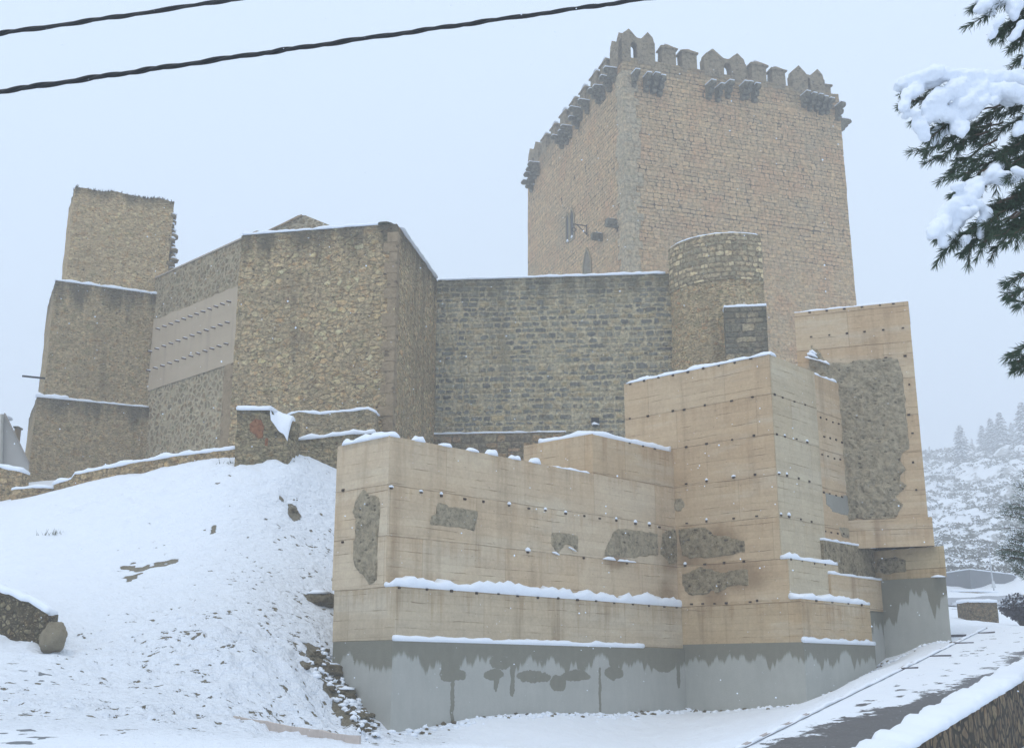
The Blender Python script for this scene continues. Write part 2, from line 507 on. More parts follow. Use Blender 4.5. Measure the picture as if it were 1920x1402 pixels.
M_PATCHD = mat_rough('old_masonry_brown', (.15, .12, .085), (.42, .35, .25), (.60, .52, .39), 7)
M_RED = mat_rough('red_render', (.25, .11, .06), (.46, .21, .11), (.50, .28, .17), 9)
M_WOOD = mat_plain('old_wood', (.16, .12, .09), .9)
M_IRON = mat_plain('iron', (.03, .03, .03), .6)
M_DARK = mat_plain('dark_opening', (.035, .035, .035), .9)
M_CORBEL = mat_rough('corbel_stone', (.08, .08, .065), (.21, .20, .165), (.34, .32, .27), 5)
M_MERLON = mat_rough('merlon_stone', (.12, .105, .08), (.29, .245, .185), (.38, .32, .24), 4)

# ------------------------------------------------------------------ geometry builders
def wall_mesh(name, plan, z0, z1, mat, parent, seg=.5, jag=0.0, rough=0.0, top_plan=None, jfreq=1.5, closed=True, seed=0.0, smooth=False, ztop=None, edge_jag=0.0, vseg=None):
    """upright masonry body over a ground plan; plan points may differ at the top (batter); ztop(x, y, i) overrides the top"""
    plan = [v2(p) for p in plan]
    tp = [v2(p) for p in (top_plan or plan)]
    ring_b, ring_t, us, corner = [], [], [], []
    n = len(plan); acc = 0.0
    for i in range(n):
        a, b = plan[i], plan[(i + 1) % n]; ta, tb = tp[i], tp[(i + 1) % n]
        L = (b - a).length; k = max(1, int(round(L / seg)))
        for j in range(k):
            f = j / k
            ring_b.append(a.lerp(b, f)); ring_t.append(ta.lerp(tb, f)); us.append(acc + L * f)
            corner.append(i + f)
        acc += L
    us.append(acc)
    m = len(ring_b)
    kz = max(1, int(round((z1 - z0) / (vseg or seg))))
    bm = bmesh.new(); uvl = bm.loops.layers.uv.new('UVMap')
    cx = sum(p[0] for p in ring_b) / m; cy = sum(p[1] for p in ring_b) / m
    rows = []
    for r in range(kz + 1):
        f = r / kz; row = []
        for i in range(m):
            p = ring_b[i].lerp(ring_t[i], f)
            zt = ztop(p[0], p[1], corner[i]) if ztop else z1
            z = z0 + (zt - z0) * f
            if r == kz and jag:
                z += jag * (mn.noise(Vector((us[i] * jfreq, seed, 0))) + .5 * mn.noise(Vector((us[i] * jfreq * 3.1, seed, 5))))
            x, y = p[0], p[1]
            if rough:
                q = Vector((x, y, z)) * 1.7 + Vector((seed, 0, 0))
                x += rough * mn.noise(q); y += rough * mn.noise(q + Vector((9, 9, 9)))
            if edge_jag and r > 0:
                q = Vector((x * .8, y * .8, z * 1.3 + seed))
                x += edge_jag * mn.noise(q) ; y += edge_jag * mn.noise(q + Vector((5, 2, 1)))
            row.append(bm.verts.new((x, y, z)))
        rows.append(row)
    for r in range(kz):
        for i in range(m):
            j = (i + 1) % m
            f = bm.faces.new((rows[r][i], rows[r][j], rows[r + 1][j], rows[r + 1][i]))
            zz = (rows[r][i].co.z, rows[r][j].co.z, rows[r + 1][j].co.z, rows[r + 1][i].co.z)
            uu = (us[i], us[i + 1], us[i + 1], us[i])
            for lp, a, b in zip(f.loops, uu, zz): lp[uvl].uv = (a, b)
    cap = bm.faces.new(rows[-1])
    for lp in cap.loops: lp[uvl].uv = (lp.vert.co.x, lp.vert.co.y)
    bmesh.ops.triangulate(bm, faces=[cap])
    bmesh.ops.recalc_face_normals(bm, faces=bm.faces)
    return bm_obj(name, bm, mat, parent, smooth)

def snow_slab(plan, z, thick, parent, over=.03, seg=.12, lump=.5, seed=0.0, zf=None, name='snow_cap'):
    """snow lying on a flat ledge or wall top: rounded rim, uneven depth"""
    plan = [v2(p) for p in plan]
    n = len(plan); ring = []
    area = sum(plan[i][0] * plan[(i + 1) % n][1] - plan[(i + 1) % n][0] * plan[i][1] for i in range(n))
    sgn = 1 if area > 0 else -1
    nrm = []
    for i in range(n):
        a, b, c = plan[i - 1], plan[i], plan[(i + 1) % n]
        d1 = (b - a).normalized(); d2 = (c - b).normalized()
        n1 = Vector((d1[1], -d1[0])) * sgn; n2 = Vector((d2[1], -d2[0])) * sgn
        k = max(1, int(round((c - b).length / seg)))
        for j in range(k):
            ring.append(b.lerp(c, j / k))
            nrm.append((n1 + n2).normalized() if j == 0 else n2)
    m = len(ring)
    bm = bmesh.new(); rows = []
    prof = [(0, -.012), (1.0, .12), (1.1, .45), (.6, .8), (-.4, 1.0)]
    for (o_, h_) in prof:
        row = []
        for i, p in enumerate(ring):
            q = Vector((p[0] * 2.3, p[1] * 2.3, seed)); q2 = Vector((p[0] * 7, p[1] * 7, seed))
            nz = mn.noise(q) + .5 * mn.noise(q2)
            th = thick * max(.25, 1 + lump * nz * 1.3)
            ov = over * (1 + .9 * mn.noise(q2 + Vector((0, 0, 3))) + .6 * nz)
            pp = p + nrm[i] * (ov * o_)
            zz = (zf(p[0], p[1]) if zf else z)
            row.append(bm.verts.new((pp[0], pp[1], zz + th * h_ - (.012 if h_ < 0 else 0))))
        rows.append(row)
    for r in range(len(prof) - 1):
        for i in range(m):
            j = (i + 1) % m
            bm.faces.new((rows[r][i], rows[r][j], rows[r + 1][j], rows[r + 1][i]))
    cap = bm.faces.new(rows[-1]); bmesh.ops.triangulate(bm, faces=[cap])
    return bm_obj(name, bm, SNOW, parent, True)

def snow_strip(pts, width, thick, parent, seed=0.0, step=.08, name='snow_cap', taper=.15, lump=.5):
    """ridge of snow along a line"""
    P = [Vector(p) for p in pts]
    path = []
    for a, b in zip(P[:-1], P[1:]):
        k = max(1, int((b - a).length / step))
        for j in range(k): path.append(a.lerp(b, j / k))
    path.append(P[-1])
    tot = sum((b - a).length for a, b in zip(path[:-1], path[1:])); acc = 0
    bm = bmesh.new(); rows = []
    for i, p in enumerate(path):
        if i: acc += (p - path[i - 1]).length
        t = (path[min(i + 1, len(path) - 1)] - path[max(i - 1, 0)]); s = Vector((t.y, -t.x, 0)).normalized()
        en = min(1, (acc + .01) / taper, (tot - acc + .01) / taper) ** .5
        q = p * 3.1 + Vector((0, 0, seed))
        k = en * max(.3, 1 + lump * 1.4 * mn.noise(q) + lump * .6 * mn.noise(q * 3))
        wd = width * en * (1 + .35 * mn.noise(q + Vector((7, 7, 7))))
        row = []
        for c in range(8):
            a = PI * c / 7
            row.append(bm.verts.new(p + s * (math.cos(a) * wd / 2) + Vector((0, 0, math.sin(a) * thick * k - .01))))
        rows.append(row)
    for a, b in zip(rows[:-1], rows[1:]):
        for c in range(7): bm.faces.new((a[c], a[c + 1], b[c + 1], b[c]))
        bm.faces.new((a[7], a[0], b[0], b[7]))
    bm.faces.new(rows[0]); bm.faces.new(list(reversed(rows[-1])))
    return bm_obj(name, bm, SNOW, parent, True)

def in_poly(x, y, P):
    c = False; n = len(P)
    for i in range(n):
        a, b = P[i], P[(i + 1) % n]
        if (a[1] > y) != (b[1] > y) and x < (b[0] - a[0]) * (y - a[1]) / (b[1] - a[1]) + a[0]: c = not c
    return c
def face_patch(pix, Q, a, mat, parent, name='exposed_masonry', depth=.05, step=.07, out=1, wob=.12, seed=0.0, proud=.006):
    """irregular area of coarse masonry showing on the wall plane through Q along azimuth a"""
    D = azv(a); nrm = Vector((D[1], -D[0]))
    if nrm.dot(Vector((-Q[0], -Q[1]))) < 0: nrm = -nrm
    pts = []
    for (px, py) in pix:
        h = hit(px, py, Q, a); pts.append(((v2(h) - v2(Q)).dot(D), h.z))
    # break the outline up
    out_ = []
    for i in range(len(pts)):
        p, q = Vector(pts[i]), Vector(pts[(i + 1) % len(pts)])
        k = max(1, int((q - p).length / .1))
        for j in range(k):
            c = p.lerp(q, j / k)
            w_ = wob * .5
            c = c + Vector((w_ * mn.noise(Vector((c[0] * 4, c[1] * 4, seed))), w_ * mn.noise(Vector((c[0] * 4, c[1] * 4, seed + 9)))))
            out_.append(c)
    bm = bmesh.new(); uvl = bm.loops.layers.uv.new('UVMap')
    vs = [bm.verts.new((c[0], c[1], 0)) for c in out_]
    f = bm.faces.new(vs)
    xs = [c[0] for c in out_]; ys = [c[1] for c in out_]
    # cut the sheet into a grid
    for ax, lo, hi in ((0, min(xs), max(xs)), (1, min(ys), max(ys))):
        t = lo + step
        while t < hi:
            co = Vector((t, 0, 0)) if ax == 0 else Vector((0, t, 0)); no = Vector((1, 0, 0)) if ax == 0 else Vector((0, 1, 0))
            bmesh.ops.bisect_plane(bm, geom=bm.verts[:] + bm.edges[:] + bm.faces[:], plane_co=co, plane_no=no)
            t += step
    bmesh.ops.triangulate(bm, faces=bm.faces[:])
    rim = set(v for e in bm.edges if e.is_boundary for v in e.verts)
    for fc in bm.faces:
        for lp in fc.loops: lp[uvl].uv = (lp.vert.co.x, lp.vert.co.y)
    for v in bm.verts:
        s, z = v.co.x, v.co.y
        h = -.01 if v in rim else proud + depth * (.45 + .8 * mn.noise(Vector((s * 5, z * 5, seed))) + .5 * mn.noise(Vector((s * 14, z * 14, seed))))
        if v not in rim: h = max(h, .004)
        v.co = Vector((Q[0] + D[0] * s + nrm[0] * h, Q[1] + D[1] * s + nrm[1] * h, z))
    return bm_obj(name, bm, mat, parent)

def make_putlog_mesh():
    bm = bmesh.new()
    bmesh.ops.create_cube(bm, size=1)
    for v in bm.verts: v.co = Vector((v.co.x * .062, v.co.y * .05, v.co.z * .040))
    bmesh.ops.bevel(bm, geom=bm.edges[:], offset=.008, segments=1)
    me = bpy.data.meshes.new('putlog'); bm.to_mesh(me); bm.free(); me.materials.append(M_HOLE); return me
def make_blob_mesh(name, sx, sy, sz, seed, mat):
    bm = bmesh.new(); bmesh.ops.create_icosphere(bm, subdivisions=2, radius=1)
    for v in bm.verts:
        k = 1 + .3 * mn.noise(v.co * 1.6 + Vector((seed, 0, 0)))
        v.co = Vector((v.co.x * sx * k, v.co.y * sy * k, (v.co.z if v.co.z > 0 else v.co.z * .35) * sz * k))
    me = bpy.data.meshes.new(name); bm.to_mesh(me); bm.free(); me.materials.append(mat)
    for p in me.polygons: p.use_smooth = True
    return me
PUT = make_putlog_mesh()
PBLOB = make_blob_mesh('snow_cap', .055, .05, .045, 1, SNOW)
def putlog(p, a, parent, snow=False):
    o = bpy.data.objects.new('putlog', PUT); COL.objects.link(o)
    o.location = p; o.rotation_euler = (0, 0, math.radians(90 - a)); o.parent = parent
    o.matrix_parent_inverse = parent.matrix_basis.inverted()
    o.scale = (random.uniform(.75, 1.25), 1, random.uniform(.7, 1.3))
    if snow:
        s = bpy.data.objects.new('snow_cap', PBLOB); COL.objects.link(s)
        s.location = (0, -.0 , .035); s.parent = o
        s.scale = (random.uniform(.7, 1.3),) * 3
def putlog_row(p0, p1, z, k, a, parent, snow=.15, jitter=.12, outn=None):
    for i in range(k):
        f = (i + .5 + random.uniform(-jitter, jitter)) / k
        q = v2(p0).lerp(v2(p1), f)
        putlog(Vector((q[0], q[1], z + random.uniform(-.015, .015))), a, parent, random.random() < snow)

# ------------------------------------------------------------------ terrain
A, B, CZ = 42.4, -47.6, -69.8
CB = v2(at(732, 1372, 22))                       # foot of the front corner
IB = Vector((4.24, 29.04))                       # inner corner
def s3(p): return (p[0], p[1], p[2])
front_pts = [s3(at(*q)) for q in [
    (0, 1402, 13), (250, 1402, 13.5), (500, 1402, 14), (750, 1402, 15), (1000, 1402, 17), (1200, 1402, 17), (1350, 1402, 17), (1500, 1402, 14.6), (1600, 1402, 13.8),
    (735, 1372, 22), (690, 1362, 21.8), (900, 1362, 23.2), (1100, 1348, 25.5), (1285, 1335, 28.8), (1400, 1328, 27.6), (1505, 1322, 26.7), (1643, 1255, 29.6),
    (1680, 1225, 30.5), (1790, 1190, 29.6), (1700, 1300, 22.5), (1600, 1280, 25.5), (1850, 1178, 33), (1920, 1196, 31), (1780, 1232, 26.5), (1915, 1236, 23.5),
    (1800, 1160, 46), (1900, 1158, 48), (1800, 1140, 56), (1920, 1142, 56)]]
hill_left = [s3(at(*q)) for q in [
    (622, 1245, 23.2), (640, 1300, 22.6), (602, 1150, 24.8), (570, 1050, 27.2), (560, 950, 29.6), (600, 900, 31), (630, 846, 33), (560, 848, 31.6), (437, 874, 30.0), (500, 872, 29.8), (548, 850, 29.9), (590, 848, 31), (505, 868, 30.6),
    (300, 896, 31), (95, 922, 33), (0, 935, 34), (300, 1000, 27.5), (420, 960, 28), (0, 1090, 24.6), (130, 1090, 24.2), (300, 1120, 24), (60, 1225, 20.4), (130, 1225, 20.6), (0, 1205, 20.8), (250, 1230, 20.8), (450, 1200, 21.6), (450, 1090, 24.8),
    (560, 1180, 23.4), (560, 1280, 21.4), (600, 1350, 20.6), (440, 1340, 17.5), (200, 1330, 17), (0, 1320, 16.6),
    (600, 828, 34.6), (250, 885, 36.5), (90, 905, 41.5), (0, 915, 40)]]
raw = [(0, 0, 0.0), (-6, 2, .1), (6, 2, 0.0), (0, 7, .35), (-10, 8, .6), (8, 8, .25), (0, -6, -.2), (12, 0, 0), (-14, 0, .3), (-30, 12, 2), (30, 12, .6), (-32, 36, 7.5), (-45, 60, 9), (26, 28, 1.7), (45, 45, 3)]
far = [s3(at(*q)) for q in [(1760, 1120, 62), (1850, 1116, 64), (1960, 1118, 66), (1820, 1106, 76), (1905, 1088, 80), (1780, 1098, 80), (1760, 1045, 120), (1900, 1035, 125), (1750, 950, 200), (1900, 930, 205),
       (1735, 864, 320), (1810, 852, 320), (1920, 815, 320), (2100, 760, 320)]]
far += [(150, 380, 66), (220, 400, 74), (60, 380, 50), (0, 280, 26), (-80, 260, 16), (230, 240, 50), (120, 60, 8), (-120, 100, 10), (-120, 40, 6), (0, 110, 13)]
back_pts = hill_left + [(-3.8, 36.2, 8.6), (.8, 41, 8.9), (6.5, 38.5, 9.0), (1.0, 30.0, 4.6), (3.0, 33, 6.2), (0, 35, 6.9), (-2.0, 27, 4.0), (-1.6, 31, 5.8), (10, 45, 11), (8, 62, 13), (22, 66, 12), (-2, 78, 14), (-16, 44, 8.4), (-12, 52, 10), (-5, 50, 11), (9.5, 33, 6), (14, 50, 9), (24, 90, 12), (-14, 90, 12), (-30, 50, 8)]
class TPS:
    def __init__(s, P, lam=.02):
        P = np.array(P, float); s.P = P[:, :2]; n = len(P)
        K = s.k(np.linalg.norm(s.P[:, None] - s.P[None], axis=2)) + lam * np.eye(n)
        Q = np.hstack([np.ones((n, 1)), s.P])
        M_ = np.block([[K, Q], [Q.T, np.zeros((3, 3))]])
        s.w = np.linalg.solve(M_, np.concatenate([P[:, 2], np.zeros(3)]))
    def k(s, r): return np.where(r > 1e-9, r * r * np.log(np.maximum(r, 1e-9)), 0) * .05
    def __call__(s, x, y):
        o = s.w[-3] + s.w[-2] * x + s.w[-1] * y
        for i in range(len(s.P)):
            o = o + s.w[i] * s.k(np.hypot(x - s.P[i, 0], y - s.P[i, 1]))
        return o
T_FRONT = TPS(front_pts + hill_left + raw + far)
T_BACK = TPS(back_pts + [far[10], far[12], (150, 380, 66), (0, 280, 26), (-80, 260, 16)])
PERIM = [(-3.45, 23.25), tuple(CB), tuple(IB), (6.56, 27.0), (9.16, 29.84), (9.25, 30.7), (9.95, 30.75), (11.1, 29.6), (11.2, 33), (12.3, 40), (17, 58), (21, 70), (24, 110), (-40, 110), (-26, 50), (-6, 36.5)]
def poly_sd(x, y, P):
    """distance inside a polygon (negative outside)"""
    d = np.full(np.shape(x), 1e9); ins = np.zeros(np.shape(x), bool); n = len(P)
    for i in range(n):
        ax, ay = P[i]; bx, by = P[(i + 1) % n]
        ex, ey = bx - ax, by - ay
        t = np.clip(((x - ax) * ex + (y - ay) * ey) / (ex * ex + ey * ey), 0, 1)
        d = np.minimum(d, np.hypot(x - ax - t * ex, y - ay - t * ey))
        c = ((ay > y) != (by > y)) & (x < (ex) * (y - ay) / (ey if abs(ey) > 1e-9 else 1e-9) + ax)
        ins ^= c
    return np.where(ins, d, -d)
RW0 = v2(at(1612, 1402, 13.5)); RWA = 33.4
rwd = azv(RWA); rwn = Vector((rwd[1], -rwd[0]))      # to the low side
def sst(x, a, b):
    t = np.clip((x - a) / (b - a), 0, 1); return t * t * (3 - 2 * t)
def height0(x, y):
    x = np.asarray(x, float); y = np.asarray(y, float)
    f = T_FRONT(x, y); b = T_BACK(x, y)
    sd_ = poly_sd(x, y, PERIM)
    k = sst(sd_, .15, 1.6)
    h = f * (1 - k) + b * k
    # low ground beyond the retaining wall
    q = (x - RW0[0]) * rwn[0] + (y - RW0[1]) * rwn[1]
    s_ = (x - RW0[0]) * rwd[0] + (y - RW0[1]) * rwd[1]
    drop = sst(q, .05, .35) * (1 - sst(q, 6, 16)) * (.62 + .55 * (1 - sst(s_, 0, 6))) * (1 - sst(s_, 14, 20)) * sst(s_, -8, -4)
    h = h - drop
    return np.minimum(h, 76)
# value noise
_tab = rng.random((256, 256))
def vnoise(x, y):
    xi = np.floor(x).astype(int); yi = np.floor(y).astype(int); fx = x - xi; fy = y - yi
    fx = fx * fx * (3 - 2 * fx); fy = fy * fy * (3 - 2 * fy)
    g = lambda a, b: _tab[a % 256, b % 256]
    return (g(xi, yi) * (1 - fx) + g(xi + 1, yi) * fx) * (1 - fy) + (g(xi, yi + 1) * (1 - fx) + g(xi + 1, yi + 1) * fx) * fy - .5
def fbm(x, y, o=4, g=.5):
    s = 0; a = 1.0
    for i in range(o):
        s = s + a * vnoise(x * 2 ** i + 17.3 * i, y * 2 ** i + 5.1 * i); a *= g
    return s
def path_q(x, y):
    """across-path coordinate: 0 at the left kerb, growing to the right; and along"""
    ax, ay = 3.0, 17.0; bx, by = 12.9, 32.0
    L = math.hypot(bx - ax, by - ay); dx, dy = (bx - ax) / L, (by - ay) / L
    return (x - ax) * dy - (y - ay) * dx, (x - ax) * dx + (y - ay) * dy
def height(x, y):
    x = np.asarray(x, float); y = np.asarray(y, float)
    h = height0(x, y)
    q, s_ = path_q(x, y)
    onpath = sst(q, -1.5, -.06) * (1 - sst(q, 2.76, 2.98)) * (1 - sst(s_, 17.5, 21)) * sst(y, 9, 13)
    L_ = math.hypot(9.9, 15.0)
    h = h * (1 - onpath) + (.50 + (2.85 - .50) * s_ / L_) * onpath
    slope = sst(x, -16, -10) * (1 - sst(x, -2.2, -1.5)) * sst(y, 15, 17.5) * (1 - sst(y, 29, 33))
    rough = .10 + .9 * slope * sst(fbm(x * .16 + 3, y * .16, 3) + .12 + (x + 9) * .04, -.25, .2)
    rough = rough * (1 - .85 * onpath)
    farr = sst(y, 88, 108)
    lump = fbm(x * 2.2, y * 2.6, 3) * .15 * rough + fbm(x * 4.2, y * 5.6, 3, .62) * .15 * rough
    lump = lump + fbm(x * .35, y * .35, 3) * .22 * (1 - sst(q, -3.5, -.5) * (1 - sst(q, 2.6, 4.5))) * sst(y, 12, 16) * (1 - sst(np.abs(poly_sd(x, y, PERIM)), -1, 1.4) * 0)
    lump = lump + farr * (fbm(x * .10, y * .10, 4, .6) * 4.0 * (.5 + .5 * sst(y, 110, 200)) + fbm(x * .9, y * .9, 3, .6) * .5)
    base = sst(-poly_sd(x, y, PERIM), -.1, .9)
    return h + lump * (.25 + .75 * base)
def gz(x, y): return float(height(np.array([x]), np.array([y]))[0])
def ghit(px, py, y0=8.0, y1=140.0):
    d = ray(px, py); ys = np.linspace(y0, y1, 6000)
    z = EYE + d[2] / d[1] * ys; x = d[0] / d[1] * ys
    k = np.argmax(height(x, ys) > z)
    return Vector((x[k], ys[k], height(x[k:k + 1], ys[k:k + 1])[0]))

def build_ground():
    AP = 5.0
    s_in = np.arange(-.42, .405, .0034)
    outr = [s_in[-1]]; st = .0034
    while outr[-1] < 3.2: st *= 1.09; outr.append(outr[-1] + st)
    outl = [s_in[0]]; st = .0034
    while outl[-1] > -3.2: st *= 1.09; outl.append(outl[-1] - st)
    S = np.array(outl[:0:-1] + list(s_in) + outr[1:])
    Y = [-4.5]
    while Y[-1] < 560:
        y = Y[-1]
        k = .03 if y < 10.5 else (.0034 if y < 36 else (.008 if y < 58 else (.0065 if y < 340 else .05)))
        Y.append(y + (y + AP) * k)
    Y = np.array(Y)
    X2 = S[None] * (Y[:, None] + AP); Y2 = np.repeat(Y[:, None], len(S), 1)
    Z = height(X2, Y2)
    # bare earth where the snow is broken by steep little drops
    gy, gx = np.gradient(Z)
    dy = np.gradient(Y2, axis=0); sl = gy / dy
    Zs = height0(X2, Y2); sl0 = np.gradient(Zs, axis=0) / dy
    d = sl - sl0
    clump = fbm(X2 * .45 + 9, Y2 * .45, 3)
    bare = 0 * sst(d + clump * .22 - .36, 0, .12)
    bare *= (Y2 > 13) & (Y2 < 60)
    # larger bare scars
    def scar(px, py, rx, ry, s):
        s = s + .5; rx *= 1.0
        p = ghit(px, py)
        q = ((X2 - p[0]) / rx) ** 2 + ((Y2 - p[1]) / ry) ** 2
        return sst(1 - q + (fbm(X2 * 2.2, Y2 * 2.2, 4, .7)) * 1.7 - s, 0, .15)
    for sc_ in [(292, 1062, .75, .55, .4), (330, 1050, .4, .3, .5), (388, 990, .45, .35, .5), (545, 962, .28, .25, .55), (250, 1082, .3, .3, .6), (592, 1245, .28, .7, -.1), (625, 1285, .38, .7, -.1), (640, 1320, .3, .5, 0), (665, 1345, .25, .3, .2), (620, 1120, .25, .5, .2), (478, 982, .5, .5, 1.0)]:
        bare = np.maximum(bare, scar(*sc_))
    # cobbled yard, thinly covered, lower left
    ck = vnoise(X2 * 2.4, Y2 * 4.2) + .6 * vnoise(X2 * 6, Y2 * 9.5)
    yard = sst(-X2 - 3.6 - .25 * (Y2 - 14), 0, 3) * (1 - sst(Y2, 18.5, 20.5)) * (Y2 > 9)
    bare2 = sst(ck + fbm(X2 * .5, Y2 * .5, 3) * .6 - .40, 0, .12) * yard
    # snow thinned along the foot of walls, brown scrub on the far slope
    farb = sst(Y2, 86, 100) * sst(fbm(X2 * .35, Y2 * .35, 4, .7) + .4 * fbm(X2 * 1.6, Y2 * .8, 3) - .02, 0, .35) * .75
    n0, n1 = X2.shape
    vs = np.stack([X2, Y2, Z], -1).reshape(-1, 3)
    idx = np.arange(n0 * n1).reshape(n0, n1)
    fs = np.stack([idx[:-1, :-1], idx[:-1, 1:], idx[1:, 1:], idx[1:, :-1]], -1).reshape(-1, 4)
    me = bpy.data.meshes.new('snow_ground')
    me.vertices.add(len(vs)); me.vertices.foreach_set('co', vs.ravel())
    me.loops.add(fs.size); me.loops.foreach_set('vertex_index', fs.ravel().astype(np.int32))
    me.polygons.add(len(fs)); me.polygons.foreach_set('loop_start', np.arange(0, fs.size, 4, dtype=np.int32)); me.polygons.foreach_set('loop_total', np.full(len(fs), 4, dtype=np.int32))
    me.polygons.foreach_set('use_smooth', np.ones(len(fs), bool))
    me.update()
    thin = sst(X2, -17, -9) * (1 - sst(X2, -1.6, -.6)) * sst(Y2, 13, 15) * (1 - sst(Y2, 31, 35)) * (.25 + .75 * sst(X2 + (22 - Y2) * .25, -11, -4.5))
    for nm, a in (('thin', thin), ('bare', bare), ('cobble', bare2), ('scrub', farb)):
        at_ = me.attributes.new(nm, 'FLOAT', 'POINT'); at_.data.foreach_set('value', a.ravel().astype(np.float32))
    n = NT('snow_ground'); p = n.pos()
    f = n.noise(p, 30, 4, .6); g = n.noise(p, 3.5, 4, .6)
    snow = n.ramp(g, [(.80, .85, .93), (.88, .92, .97)])
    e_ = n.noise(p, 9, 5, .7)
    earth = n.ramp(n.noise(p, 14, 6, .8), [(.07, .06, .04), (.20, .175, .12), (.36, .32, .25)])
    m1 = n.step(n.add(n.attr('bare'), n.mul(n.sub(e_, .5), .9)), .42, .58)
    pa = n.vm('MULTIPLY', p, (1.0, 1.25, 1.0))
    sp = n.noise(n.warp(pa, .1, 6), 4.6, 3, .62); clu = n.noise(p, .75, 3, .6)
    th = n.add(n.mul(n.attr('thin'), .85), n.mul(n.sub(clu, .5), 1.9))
    shade_specks = n.mul(n.step(n.add(sp, n.mul(th, .19)), .785, .82), n.step(n.attr('thin'), .05, .2))  # dark specks paint the crescent shadows of snow lumps, with some bare earth
    m1 = n.M('MAXIMUM', m1, shade_specks)
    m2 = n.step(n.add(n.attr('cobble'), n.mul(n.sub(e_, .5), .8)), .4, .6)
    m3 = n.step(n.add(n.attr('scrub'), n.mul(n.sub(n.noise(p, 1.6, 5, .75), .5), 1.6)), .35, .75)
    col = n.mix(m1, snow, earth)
    col = n.mix(n.mul(m2, .85), col, (.075, .085, .09))
    col = n.mix(n.mul(m3, .75), col, (.15, .145, .12))
    n.color(col); n.b.inputs['Roughness'].default_value = .7
    rg = n.mul(n.noise(n.vm('MULTIPLY', p, (1, 1.3, 1)), 5.5, 4, .6), n.mul(n.attr('thin'), 2.6))
    n.bump(n.add(n.sub(n.add(n.mul(f, .35), g), n.mul(m1, 1.5)), rg), .85, .09)
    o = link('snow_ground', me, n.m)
    o['kind'] = 'structure'
    return o
ground = build_ground()

# ------------------------------------------------------------------ path, kerbs, retaining wall
def build_path():
    na, nb = 260, 40
    s0, s1 = -12.0, 18.6
    vs, fs, uv = [], [], []
    pa = Vector((3.0, 17.0)); d = (Vector((12.9, 32.0)) - pa).normalized(); nr = Vector((d[1], -d[0]))
    X = np.zeros((na, nb)); Yy = np.zeros((na, nb)); Sx = np.zeros((na, nb)); Qx = np.zeros((na, nb))
    for i in range(na):
        s_ = s0 + (s1 - s0) * i / (na - 1)
        c = pa + d * s_
        wdt = 2.72
        for j in range(nb):
            q = .12 + (wdt - .12) * j / (nb - 1)
            X[i, j] = c[0] + nr[0] * q; Yy[i, j] = c[1] + nr[1] * q; Sx[i, j] = s_; Qx[i, j] = q
    Z = height(X, Yy) + .03 + fbm(X * 4, Yy * 4, 3) * .012
    # worn bare strip: asphalt near, closing up hill
    wid = np.interp(Sx, [-12, -1, 1.3, 3.3, 5.2, 7.2, 9, 13, 18], [3.0, 2.9, 2.7, 2.3, 1.8, 1.2, .75, .45, .2])
    cen = np.interp(Sx, [-12, 0, 2.6, 5.2, 7.8, 13, 18], [1.5, 1.55, 1.85, 2.2, 2.2, 1.9, 1.6])
    edge = wid / 2 - np.abs(Qx - cen) + fbm(X * 1.5, Yy * 1.5, 4, .6) * .45
    m = sst(edge, -.25, .45)
    ft = vnoise(X * 3.2, Yy * 5.5) + .6 * vnoise(X * 8, Yy * 12)
    m = np.maximum(m, sst(ft + (wid - 1.5) * .10 - .25, 0, .12) * .9 * (Qx > .5))
    Z = Z - m * .022
    me = bpy.data.meshes.new('path')
    vsn = np.stack([X, Yy, Z], -1).reshape(-1, 3)
    idx = np.arange(na * nb).reshape(na, nb)
    f_ = np.stack([idx[:-1, :-1], idx[:-1, 1:], idx[1:, 1:], idx[1:, :-1]], -1).reshape(-1, 4)
    me.from_pydata(vsn.tolist(), [], f_.tolist()); me.update()
    for p in me.polygons: p.use_smooth = True
    at_ = me.attributes.new('bare', 'FLOAT', 'POINT'); at_.data.foreach_set('value', m.ravel().astype(np.float32))
    n = NT('path'); p = n.pos()
    g = n.noise(p, 3.5, 4, .6); e_ = n.noise(n.vm('MULTIPLY', p, (1, 1.8, 1)), 5.5, 6, .72)
    snow = n.ramp(g, [(.80, .85, .93), (.88, .92, .97)])
    asp = n.ramp(n.noise(p, 40, 5, .8), [(.06, .062, .065), (.11, .11, .115), (.17, .17, .18)])
    asp = n.mix(n.mul(n.step(n.noise(p, 16, 4, .7), .6, .72), .35), asp, (.75, .8, .88))
    mm = n.step(n.add(n.attr('bare'), n.mul(n.sub(e_, .5), 2.6)), .44, .56)
    n.color(n.mix(mm, snow, asp))
    n.bump(n.add(n.noise(p, 30, 4, .7), g), .5, .04)
    n._in(n.b.inputs['Roughness'], n.sub(.75, n.mul(mm, .3)))
    o = link('path', me, n.m); o['kind'] = 'structure'
build_path()
M_KERB = mat_plain('kerb_stone', (.42, .38, .37), .9)
def ribbon_box(name, pts, w_, h_, mat, parent=None, sink=.15, jag=.02):
    bm = bmesh.new(); rows = []
    for i, p in enumerate(pts):
        t = Vector(pts[min(i + 1, len(pts) - 1)]) - Vector(pts[max(i - 1, 0)]); s = Vector((t[1], -t[0], 0)).normalized()
        j = jag * mn.noise(Vector(p) * 2)
        rows.append([bm.verts.new(Vector(p) + s * (w_ / 2 * a) + Vector((0, 0, b))) for a, b in ((-1, -sink), (-1, h_ + j), (1, h_ + j), (1, -sink))])
    for a, b in zip(rows[:-1], rows[1:]):
        for c in range(4): bm.faces.new((a[c], a[(c + 1) % 4], b[(c + 1) % 4], b[c]))
    bm.faces.new(rows[0]); bm.faces.new(list(reversed(rows[-1])))
    return bm_obj(name, bm, mat, parent)
